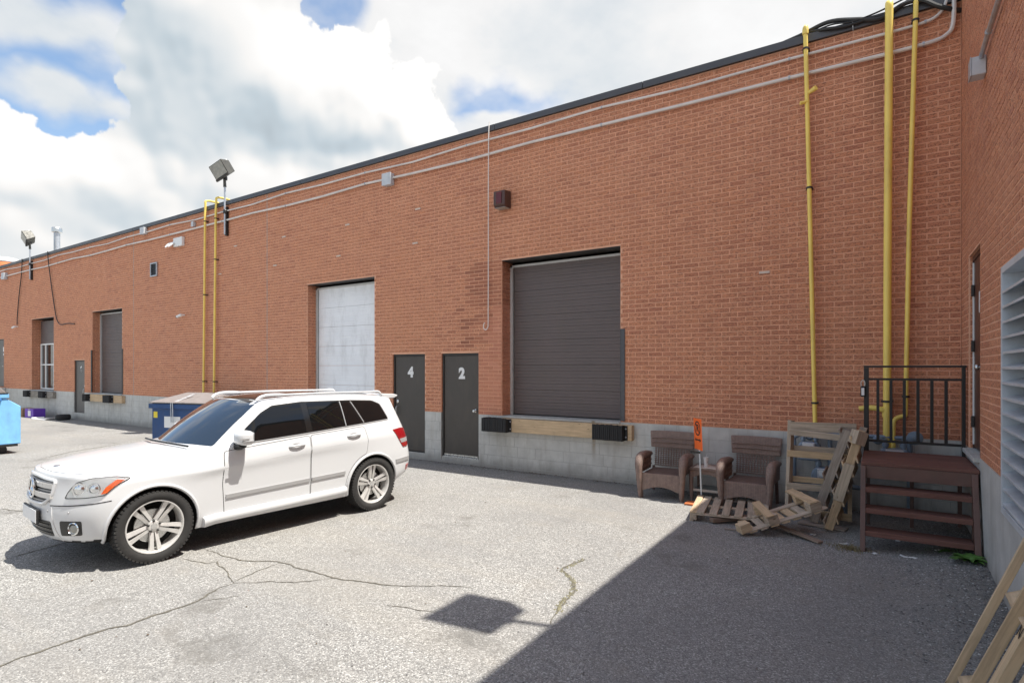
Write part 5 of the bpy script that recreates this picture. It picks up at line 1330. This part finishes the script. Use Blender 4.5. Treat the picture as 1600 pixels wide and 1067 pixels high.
# broken, upside-down one thrown on top of it, right end in the air
U = Vector((.80, .44, .30)); Vv = Vector((.10, .96, .20))
dk = [(x, x+.09, -.01, .47, .0, .017, random.gauss(0, .02)) for x in (.06, .20, .32, .45, .58, .71, .84)]
pallet('broken upside-down pallet tilted on top of the flat pallet', (-2.22, -2.12, .012), U, Vv, (0, 0, 1), [new, new, mid],
   [], dk+[(-.04, 1.0, -.01, .08, .018, .036), (.25, .98, .38, .47, .018, .036, .03),
           (.30, .40, -.06, .56, .136, .156, -.08), (.80, .91, -.02, .62, .136, .156, .06)],
   [(-.05, .08, -.03, .10, .037, .134, .2), (.29, .42, -.02, .10, .037, .134, .15), (.30, .41, .38, .50, .037, .134, -.2), (.80, .94, -.01, .12, .037, .134, .15), (.80, .93, .36, .49, .037, .134, -.1)])
pallet('pale open pallet standing upright against the gas meters', (-1.93, -.86, .02), (0, .13, 1), (1, .02, 0), (0, -1, .13), [mid, new, mid], 
   [(.0, .05, .0, 1.27, .0, .10), (.70, .75, .02, 1.20, .0, .09)],
   [(1.13, 1.26, .03, .80, .101, .12, -.01), (1.05, 1.13, .02, .74, .121, .138, .07), (.78, .87, .0, .75, .101, .119), (.86, .94, .0, .75, -.02, -.002), (.36, .45, .0, .75, .101, .119, -.03), (.03, .12, .0, .75, .101, .119), (.45, .53, 0, .75, -.02, -.002)])
pallet('grey weathered pallet leaning sideways between the upright one and the landing', (-1.54, -1.16, .03), (.36, 0, 1.15), (0, 1, 0), (1, 0, -.31), [old, old, brn],
   [(.0, .04, .0, 1.24, -.10, .0), (.30, .34, .0, 1.22, -.09, .0), (.60, .64, .02, 1.24, -.09, .0)],
   [(k, k+.085, -.01, .65, .002, .02, random.gauss(0, .02)) for k in (.02, .22, .44, .62, .82, 1.02, 1.15)]+[(k, k+.09, .0, .65, -.122, -.102) for k in (.0, .55, 1.14)])
pallet('tan pallet leaning sideways against the landing, nearest the steps', (-1.36, -1.40, .02), (.33, .0, 1.22), (.03, 1, 0), (1, 0, -.30), [mid, mid, new],
   [(.0, .04, .0, 1.26, -.09, .0), (.33, .37, .0, 1.24, -.08, .0), (.66, .70, .02, 1.26, -.08, .0)],
   [(k, k+.085, -.012, .72, .002, .02, random.gauss(0, .02)) for k in (.10, .33, .52, .71, .88)]+[(1.1, 1.26, -.03, .10, -.11, .02, .1)]+[(k, k+.10, -.01, .72, -.112, -.092) for k in (.0, .38, .75, 1.08)],
   [(.38, .85, -.035, -.015, -.10, .012)])
# the near one leaning on the side wing, mostly outside the frame
ldir = Vector((.3876, 0, 1.0))
p6 = pallet('pale new pallet leaning on the concrete base of the brick wing', (-.545, -4.86, .02), ldir, (0, -1, 0), (-1, 0, .3876), [new],
   [(.0, .036, .0, 1.22, -.045, .0), (.40, .436, .0, 1.22, -.055, .0), (.66, .76, .0, 1.2, -.05, .0), (.98, 1.04, .0, 1.22, -.05, .0)],
   [(k, k+.10, .04, 1.0, -.14, -.056, random.gauss(0, .01)) for k in (.06, .66)])
text_obj('mark', 'N', .085, M['black'], Tm(ldir.normalized()*.72+Vector((0, -.71, 0))+Vector((-1, 0, .3876)).normalized()*.0045, (0, -1, 0), ldir.normalized(), Vector((-1, 0, .3876)).normalized()) , p6, .0008)
def plank(label, a, b, wd, th, m, name='loose_board', roll=0.):
    a, b = Vector(a), Vector(b); x = (b-a).normalized(); y = Vector((0, 0, 1)).cross(x).normalized(); z = x.cross(y); L = (b-a).length
    o = MB().box(-L/2, L/2, -wd/2, wd/2, -th/2, th/2).build(name, m, bevel=.003, label=label, cat='board'); o.location = (a+b)/2; o.rotation_euler = Matrix((x, y, z)).transposed().to_euler(); return o
plank('dark brown board on the asphalt under the broken pallet', (-2.02, -1.62, .075), (-1.44, -1.98, .02), .085, .022, brn)
plank('brown board poking out under the front of the flat pallet', (-2.70, -1.78, .045), (-2.28, -1.35, .05), .09, .05, brn)
plank('thin grey stick on the asphalt before the flat pallet', (-2.49, -1.99, .012), (-2.28, -1.95, .02), .018, .016, old)
plank('pale flat board lying beneath the leaning pallets', (-1.75, -1.12, .016), (-1.22, -1.22, .016), .18, .018, old)

# ---- gas meters and their blue grey pipework
def gas_meter(loc, label, sc=1., n=0):
    t = thing('gas_meter', label, 'gas meter', loc, 0, 'gas meters along the foot of the wall')
    b = MB().prism([(-.14, -.16), (.14, -.16), (.16, -.10), (.16, .06), (.12, .13), (-.12, .13), (-.16, .06), (-.16, -.10)], (0, .09, 0), (1, 0, 0), (0, 0, 1), (0, -.2, 0)); b.v = [tuple(c*sc for c in v) for v in b.v]
    b.build('meter_body', M['meter'], t, bevel=.025, seg=3)
    f = MB().box(-.09*sc, .09*sc, -.155*sc, -.11*sc, .02*sc, .13*sc); f.build('index_box', M['box_grey'], t, bevel=.012)
    MB().box(-.07*sc, .07*sc, -.16*sc, -.156*sc, .045*sc, .11*sc).build('dial', M['white'], t)
    for x in (-.09, .09): MB().tube([(x*sc, 0, .12*sc), (x*sc, 0, .24*sc)], .024*sc, 10).tube([(x*sc, 0, .15*sc), (x*sc, 0, .19*sc)], .036*sc, 8).build('union', M['meter'], t, smooth=True)
    r = MB().lathe([(.02, -.03), (.085, -.015), (.09, .0), (.085, .015), (.03, .03), (.03, .07), (0, .075)], Tm((.2*sc, -.02, .27*sc), (1, 0, 0), (0, 0, 1), (0, -1, 0)), 18)
    r.tube([(.09*sc, 0, .24*sc), (.2*sc, -.0, .27*sc)], .024, 8); r.build('regulator', M['meter'], t, smooth=True)
    return t
gas_meter((-1.72, -.24, .84), 'blue grey gas meter high behind the top board of the upright pallet', .9)
gas_meter((-1.50, -.30, .47), 'blue grey gas meter low behind the upright pallet', 1.15)
gas_meter((-.72, -.32, .80), 'blue grey gas meter behind the landing railing', 1.1)
gp = MB()
gp.tube(smooth_path([(-1.93, -.14, .02), (-1.93, -.14, .9), (-1.93, -.15, .99), (-1.86, -.16, 1.04), (-1.75, -.16, 1.06)], 4), .034, 10)
gp.tube([(-1.98, -.2, .37), (-1.06, -.2, .36)], .030, 10).tube([(-1.9, -.15, 1.07), (-.62, -.15, 1.07)], .028, 10)
gp.tube([(-1.47, -.2, .36), (-1.47, -.16, 1.07)], .03, 10).tube([(-1.28, -.2, .36), (-1.28, -.2, .0)], .03, 10)
gp.tube(smooth_path([(-.62, -.15, 1.07), (-.57, -.16, 1.06), (-.55, -.17, .99), (-.55, -.18, .6), (-.55, -.18, .0)], 4), .034, 10)
gp.tube([(-1.2, -.15, 1.09), (-1.2, -.15, .93)], .055, 10).tube([(-1.12, -.15, .95), (-1.12, -.15, .70)], .02, 8).tube([(-1.93, -.14, .30), (-1.93, -.14, .40)], .05, 10)
gt = gp.build('gas_manifold', M['meter'], smooth=True); tag(gt, 'blue grey pipework running between the gas meters', 'gas pipe')
for x in (-1.72, -1.3, -.9):
    MB().lathe([(.03, -.05), (.062, -.02), (.062, .02), (.035, .05), (.0, .055)], Tm((x, -.17, 1.03), (1, 0, 0), (0, 0, 1), (0, -1, 0)), 14).build('regulator', M['meter'], gt, smooth=True)

# ---- steel landing and steps
st = thing('steel_steps', 'dark reddish brown landing with three open treads in the corner', 'steps', (-.545, -1.19, 0))
XL, XR = -.48, .49   # local
y0, y1 = .57, -.56   # back and front edge
for k in range(6):
    a = y1+(y0-y1)*k/6; MB().box(XL-.03, XR+.045, a+.003, a+(y0-y1)/6-.003, .905, .94).build('deck_board', M['stair_wood'], st, bevel=.004)
MB().box(XL-.02, XR+.04, y1+.008, y1+.05, .76, .903).box(XL-.02, XR+.04, y0-.05, y0-.01, .78, .903).box(XL-.02, XL+.025, y1+.06, y0-.06, .78, .903).box(XR-.01, XR+.035, y1+.06, y0-.06, .78, .903).build('frame', M['brown_steel'], st, bevel=.004)
def rail_s(x, gz):
    return MB().obox((x, y1-.005, .90), (.05, 0, 0), (0, .10, 0), (0, -.28, -.90+gz)).obox((x+.006, y1+.06, .78), (.035, 0, 0), (0, .04, 0), (0, -.02, -.78+gz))
rail_s(XL-.035, .0).build('stringer', M['brown_steel'], st, bevel=.004); rail_s(XR-.02, .07).build('stringer', M['brown_steel'], st, bevel=.004)
for z in (.67, .45, .215):
    yy = y1-.27*(.9-z)/.9+.02
    MB().box(XL+.012, XR-.021, yy-.03, yy+.22, z-.055, z).build('tread', M['stair_wood'], st, bevel=.005)
lg = MB()
for x in (XL, XR-.04): lg.box(x, x+.04, y0-.06, y0-.02, -.02, .78)
lg.box(-.02, .02, y0-.06, y0-.02, .0, .78); lg.build('leg', M['brown_steel'], st, bevel=.003)
rl = thing('railing', 'black iron railing with six balusters along the back of the landing', 'railing', (-.545, -.66, .94))
MB().box(XL-.028, XL+.028, -.028, .028, -.05, 1.065).build('post', M['black_iron'], rl, bevel=.003); MB().box(XR-.0, XR+.036, -.02, .02, -.0, 1.065).build('post', M['black_iron'], rl, bevel=.003)
MB().box(XL-.03, XR+.045, -.026, .026, 1.066, 1.092).build('top_rail', M['black_iron'], rl, bevel=.004)
MB().box(XL+.026, XR-.001, -.014, .014, .905, .932).build('rail', M['black_iron'], rl, bevel=.003); MB().box(XL+.026, XR-.001, -.014, .014, .115, .145).build('rail', M['black_iron'], rl, bevel=.003)
for k in range(6):
    x = XL+.125+k*.139; MB().box(x-.0165, x+.0165, -.0165, .0165, .146, .904).build('baluster', M['black_iron'], rl, bevel=.002)
kb = thing('key_box', 'small black key lock box hanging on the railing post', 'lock box', (-1.062, -.68, 1.70))
MB().box(-.028, .028, -.045, -.0, -.07, .07).build('box_body', M['black'], kb, bevel=.012); MB().box(-.016, .016, -.05, -.046, -.05, .045).build('face_plate', M['white'], kb, bevel=.003)
MB().tube(smooth_path([(-.02, -.02, .07), (-.02, -.02, .12), (0, -.02, .145), (.02, -.02, .12), (.02, -.02, .07)], 4), .006, 6).build('shackle', M['steel'], kb, smooth=True)

# ---- dumpsters and odds and ends at the far left
M['blue_light'] = mat('dumpster_light_blue', (.21, .50, .82), .45, noise=.1, nscale=4, dirt=.25)
M['blue_mid'] = mat('dumpster_mid_blue', (.05, .19, .45), .45, noise=.1, nscale=4)
M['blue_dark'] = mat('dumpster_dark_blue', (.022, .065, .19), .45, noise=.12, nscale=3, dirt=.3)
M['lid_grey'] = mat('lid_grey', (.24, .215, .205), .6, noise=.12, nscale=6)
db = thing('light_blue_dumpster', 'light blue dumpster on black castors at the left edge', 'dumpster', (-17.9, -4.42, 0))
MB().prism([(0, .22), (-1.7, .22), (-1.7, 1.30), (-.28, 1.30), (0, 1.10)], (0, 0, 0), (0, 1, 0), (0, 0, 1), (-2.0, 0, 0)).build('bin_body', M['blue_light'], db, bevel=.02)
MB().box(-2.03, .03, -1.75, -.22, 1.302, 1.40).build('lip', M['blue_light'], db, bevel=.015); MB().box(-2.0, .045, -1.7, -.36, 1.23, 1.30).build('lip_channel', M['blue_mid'], db, bevel=.01)
MB().prism([(-.25, 1.402), (-1.72, 1.402), (-1.72, 1.50), (-.40, 1.58)], (.02, 0, 0), (0, 1, 0), (0, 0, 1), (-2.04, 0, 0)).build('lid', M['lid_grey'], db, bevel=.02)
MB().box(-2.02, .035, -1.74, -.24, 1.40, 1.425).build('lid_seal', M['black'], db)
for y in (-1.5, -1.1, -.7): MB().box(.002, .03, y-.03, y+.03, .3, 1.2).build('rib', M['blue_light'], db, bevel=.01)
for z in (.55, .80): MB().box(.031, .04, -1.05, -.78, z, z+.02).build('latch', M['dark_frame'], db)
MB().box(-2.0, .01, -1.68, -.06, .17, .219).build('chassis', M['black_iron'], db)
for x in (-.16, -1.8):
    for y in (-.28, -1.45):
        c_ = MB().lathe([(.02, -.03), (.085, -.03), (.095, -.02), (.095, .02), (.085, .03), (.02, .03)], Tm((x, y-.03, .096), (0, 1, 0), (0, 0, 1), (1, 0, 0)), 20, close=True)
        c_.build('castor', M['rubber'], db, smooth=True); MB().box(x-.05, x-.04, y-.07, y+.03, .08, .17).box(x+.04, x+.05, y-.07, y+.03, .08, .17).box(x-.05, x+.05, y-.07, y+.05, .165, .172).build('castor_fork', M['black_iron'], db)
dd_ = thing('dark_blue_dumpster', 'dark blue dumpster with grey sloping lids and a yellow sticker behind the car', 'dumpster', (-16.95, -1.98, 0), R(16))
MB().prism([(0, .12), (1.10, .12), (1.10, 1.27), (.05, 1.09), (-.06, 1.06), (-.06, .96), (0, .93)], (0, 0, 0), (0, 1, 0), (0, 0, 1), (1.85, 0, 0)).build('bin_body', M['blue_dark'], dd_, bevel=.015)
for a, b in ((.01, .92), (.935, 1.84)): MB().prism([(-.09, 1.085), (1.12, 1.29), (1.11, 1.32), (-.10, 1.115)], (a, 0, 0), (0, 1, 0), (0, 0, 1), (b-a, 0, 0)).build('lid', M['lid_grey'], dd_, bevel=.008)
MB().box(-.035, 1.885, -.075, -.055, .95, 1.07).build('front_lip', M['blue_dark'], dd_, bevel=.006)
MB().box(.06, .19, -.006, -.002, .70, .86).build('yellow_sticker', mat('sticker_yellow', (.85, .66, .05), .5), dd_); MB().box(.42, .95, -.006, -.002, .45, .74).build('white_sign', M['white'], dd_)
for x in (.06, 1.79): MB().lathe([(.02, -.03), (.07, -.03), (.08, 0), (.07, .03), (.02, .03)], Tm((x, .12, .08), (0, 1, 0), (0, 0, 1), (1, 0, 0)), 16, close=True).build('castor', M['rubber'], dd_, smooth=True)
MB().tube([(.74, -.085, .60), (.74, -.10, 1.09), (.74, .6, 1.30)], .014, 6).tube([(.80, -.085, .60), (.80, -.10, 1.09), (.80, .6, 1.30)], .014, 6).build('lock_bar', M['galv'], dd_)
def carton(loc, s, rz, m, label, extra=None):
    t = thing('carton', label, 'carton', loc, rz); MB().box(-s[0]/2, s[0]/2, -s[1]/2, s[1]/2, 0, s[2]).build('box_body', m, t, bevel=.006)
    MB().box(-.03, .03, -s[1]/2-.002, s[1]/2+.002, s[2]-.05, s[2]+.002).build('tape', M['cream'], t)
    if extra: MB().box(-s[0]*.12, s[0]*.2, -s[1]/2-.004, -s[1]/2-.001, s[2]*.2, s[2]*.8).build('print', M['white'], t)
carton((-29.6, -.62, 0), (.62, .42, .36), R(8), M['purple'], 'purple printed carton by the far end of the wall', True)
carton((-30.6, -.6, 0), (.66, .42, .34), R(-5), M['cardboard'], 'brown cardboard carton next to the purple one')
ft = thing('foam_tray', 'flat white foam tray on the ground near door 6', 'tray', (-28.2, -.75, 0), R(6)); MB().prism([(-.5, 0), (.5, 0), (.58, .07), (.52, .07), (.46, .03), (-.46, .03), (-.52, .07), (-.58, .07)], (0, .2, 0), (1, 0, 0), (0, 0, 1), (0, -.4, 0)).build('tray_shell', M['white'], ft)
bg_ = thing('black_bundle', 'black rubber bundle on the ground beside door 6', 'bundle', (-27.3, -.45, .0), R(4))
MB().lathe([(.12, -.10), (.20, -.10), (.24, -.06), (.24, .06), (.20, .10), (.12, .10)], Tm((0, 0, .11), (1, 0, 0), (0, 1, 0), (0, 0, 1)), 28, close=True).build('tyre_ring', M['rubber'], bg_, smooth=True)
hr = conduit('galvanised handrail sloping down from the far left door', [(-35.3, -.6, 2.05), (-34.0, -.7, .95), (-33.9, -.7, .6)], .03, M['galv'], 'handrail', 'handrail', 0)
MB().tube([(-34.0, -.7, .95), (-34.0, -.7, .0)], .025, 8).tube([(-35.25, -.6, 2.0), (-35.25, -.6, 0)], .025, 8).build('post', M['galv'], hr)
MB().box(-36.7, -35.3, -.9, -.01, .0, 1.08).build('landing', M['block'], fnd, bevel=.01)

# ---- plants, gravel and litter in the corner
M['leaf'] = mat('dock_leaf', (.075, .17, .032), .5, noise=.35, nscale=30)
wd = thing('weed', 'green broad-leaved weed growing at the foot of the steps', 'weed', (-.13, -2.13, .085))
for k in range(30):
    a = random.uniform(0, 2*pi); L = random.uniform(.10, .21); w_ = random.uniform(.022, .040); ri = random.uniform(.25, .95)
    e = Vector((cos(a), sin(a), 0)); s_ = Vector((-sin(a), cos(a), 0)); mb = MB(); vs = []
    for i in range(6):
        f = i/5; c = e*(L*f*(1-.25*f*ri))+Vector((0, 0, .005+L*ri*(f*.8-f*f*.62))); ww = w_*math.sin(pi*min(.98, .10+f*.9))**.8
        vs += [c+s_*ww+Vector((0, 0, ww*.35)), c, c-s_*ww+Vector((0, 0, ww*.35))]
    fs = [(3*i+j, 3*i+j+1, 3*i+j+4, 3*i+j+3) for i in range(5) for j in range(2)]
    mb.add(vs, fs).build('leaf', M['leaf'], wd, smooth=True)
M['straw'] = mat('dry_grass', (.22, .18, .09), .9, noise=.4, nscale=30)
def tufts(name, ctr, rad, n, m, label, cat, hmin=.03, hmax=.09):
    mb = MB()
    for _ in range(n):
        r = rad*abs(random.gauss(0, .5)); a = random.uniform(0, 2*pi); x, y = ctr[0]+r*cos(a)*1.5, ctr[1]+r*sin(a); z = ground_z(x, y) if x > -3.3 else 0; h = random.uniform(hmin, hmax); b = random.uniform(0, 2*pi); l = h*random.uniform(.6, 2.0); e = Vector((cos(b), sin(b), 0)); s_ = Vector((-sin(b), cos(b), 0))*.003
        p = Vector((x, y, z)); mb.add([p-s_, p+s_, p+e*l*.5+s_*.7+Vector((0, 0, h*.7)), p+e*l*.5-s_*.7+Vector((0, 0, h*.7)), p+e*l+Vector((0, 0, h*.6))], [(0, 1, 2, 3), (3, 2, 4)])
    return tag(mb.build(name, m), label, cat, None, 'stuff')
tufts('dry_grass', (-1.15, -2.0), .16, 420, M['straw'], 'dry straw-coloured grass at the left foot of the steps', 'grass', .015, .045)
tufts('green_grass', (-.30, -1.75), .10, 120, M['leaf'], 'sparse green blades under the lowest tread', 'grass', .01, .04)
M['stone'] = bpy.data.materials.new('gravel_stone'); M['stone'].use_nodes = True
t = NT(M['stone'].node_tree); b = t.n('ShaderNodeBsdfPrincipled', {'Roughness': .9}); rnd = t.n('ShaderNodeAttribute', attribute_name='rnd').outputs['Fac']
t.t.links.new(t.ramp(rnd, [(0, (.09, .088, .085)), (.45, (.19, .185, .178)), (.85, (.34, .33, .315)), (1, (.52, .51, .49))]), b.inputs['Base Color']); t.n('ShaderNodeOutputMaterial', {0: b.outputs[0]})
def gravel(name, n, fn, label):
    vs = []; fs = []; rv_ = []
    for _ in range(n):
        x, y, r = fn(); z = ground_z(x, y) if x > -3.3 else 0; b0 = len(vs); q = random.random()
        pts = [Vector((random.uniform(-1, 1), random.uniform(-1, 1), random.uniform(-.5, .6))).normalized()*r*random.uniform(.75, 1.15) for _ in range(2)]
        dr = [(1, 0, 0), (0, 1, 0), (-1, 0, 0), (0, -1, 0)]
        k0 = random.uniform(0, pi)
        ring = [(r*random.uniform(.7, 1.2)*cos(k0+i*2*pi/5), r*random.uniform(.7, 1.2)*sin(k0+i*2*pi/5), r*random.uniform(-.1, .25)) for i in range(5)]
        vs += [(x+a, y+c, z+d+r*.2) for a, c, d in ring]+[(x+random.uniform(-.3, .3)*r, y+random.uniform(-.3, .3)*r, z+r*random.uniform(.6, .95))]
        fs += [(b0+i, b0+(i+1) % 5, b0+5) for i in range(5)]; rv_ += [q]*6
    me = bpy.data.meshes.new(name); me.from_pydata(vs, [], fs); at = me.attributes.new('rnd', 'FLOAT', 'POINT'); at.data.foreach_set('value', np.array(rv_, np.float32)); me.materials.append(M['stone']); 
    o = bpy.data.objects.new(name, me); C.objects.link(o); return tag(o, label, 'gravel', None, 'stuff')
gravel('gravel', 5200, lambda: (-abs(random.gauss(0, .42))-.01, random.uniform(-4.6, -.02), random.choice((.004, .005, .006, .008, .011))), 'loose grey gravel along the foot of the brick wing')
gravel('loose_grit', 2600, lambda: (random.uniform(-9, -.2), -abs(random.gauss(0, .16))-.01, random.choice((.003, .004, .005, .008))), 'loose grit along the foot of the long wall')
gravel('scattered_pebbles', 1500, lambda: (random.uniform(-4.5, -.1), random.uniform(-7.5, -1.2), random.choice((.003, .004, .004, .006, .009))), 'pebbles scattered over the shaded asphalt')
# white litter under the steps
for k, (x, y, L, a) in enumerate(((-.74, -1.25, .13, .2), (-1.22, -1.83, .10, .6), (-.62, -2.02, .16, -.2), (-.92, -2.05, .05, .9), (-.35, -1.72, .07, .1), (-.70, -1.38, .05, 1.2), (-1.55, -1.62, .06, .4))):
    t_ = MB(); vs = [(-L/2+L*i/4, -.02-.004*(i % 2), .004+.006*math.sin(i*2.1+k)) for i in range(5)]+[(-L/2+L*i/4, .02+.006*((i+1) % 2), .004+.006*math.sin(i*1.7+k)) for i in range(5)]
    t_.add(vs, [(i, i+1, i+6, i+5) for i in range(4)])
    o = t_.build('litter_scrap', M['white'], smooth=True); o.location = (x, y, ground_z(x, y)+.002); o.rotation_euler = (0, 0, a); s_ = o.modifiers.new('s', 'SOLIDIFY'); s_.thickness = .003
    tag(o, ('white paper scrap under the middle of the landing', 'white scrap beside the left stringer of the steps', 'longest white strip in front of the lowest tread', 'tiny white scrap in front of the left stringer', 'white scrap near the right stringer under the steps', 'tiny white scrap deep under the landing', 'white scrap lying left of the steps near the leaning pallets')[k], 'litter', 'white scraps around the steps')
# rust-brown drip under the near bumper and lime runs are left to the concrete itself; a few leaves blown into the yard
M['dead_leaf'] = mat('dead_leaf', (.12, .075, .04), .9)
mb = MB()
for _ in range(90):
    x, y = random.uniform(-9, -.4), random.uniform(-8, -1.0); r = random.uniform(.006, .016); a = random.uniform(0, pi); c, s_ = cos(a)*r, sin(a)*r
    mb.add([(x-c, y-s_, .004), (x+s_*.5, y-c*.5, .010), (x+c, y+s_, .005), (x-s_*.5, y+c*.5, .012)], [(0, 1, 2, 3)])
for _ in range(420):
    x, y = random.uniform(-12, -.1), -abs(random.gauss(0, .10))-.015; r = random.uniform(.006, .022); a = random.uniform(0, pi); c, s_ = cos(a)*r, sin(a)*r; z = ground_z(x, y) if x > -3.3 else 0
    mb.add([(x-c, y-s_, z+.004), (x+s_*.5, y-c*.5, z+.012), (x+c, y+s_, z+.006), (x-s_*.5, y+c*.5, z+.014)], [(0, 1, 2, 3)])
tag(mb.build('leaf_litter', M['dead_leaf']), 'tiny dry leaves and twigs scattered over the yard', 'leaf litter', None, 'stuff')
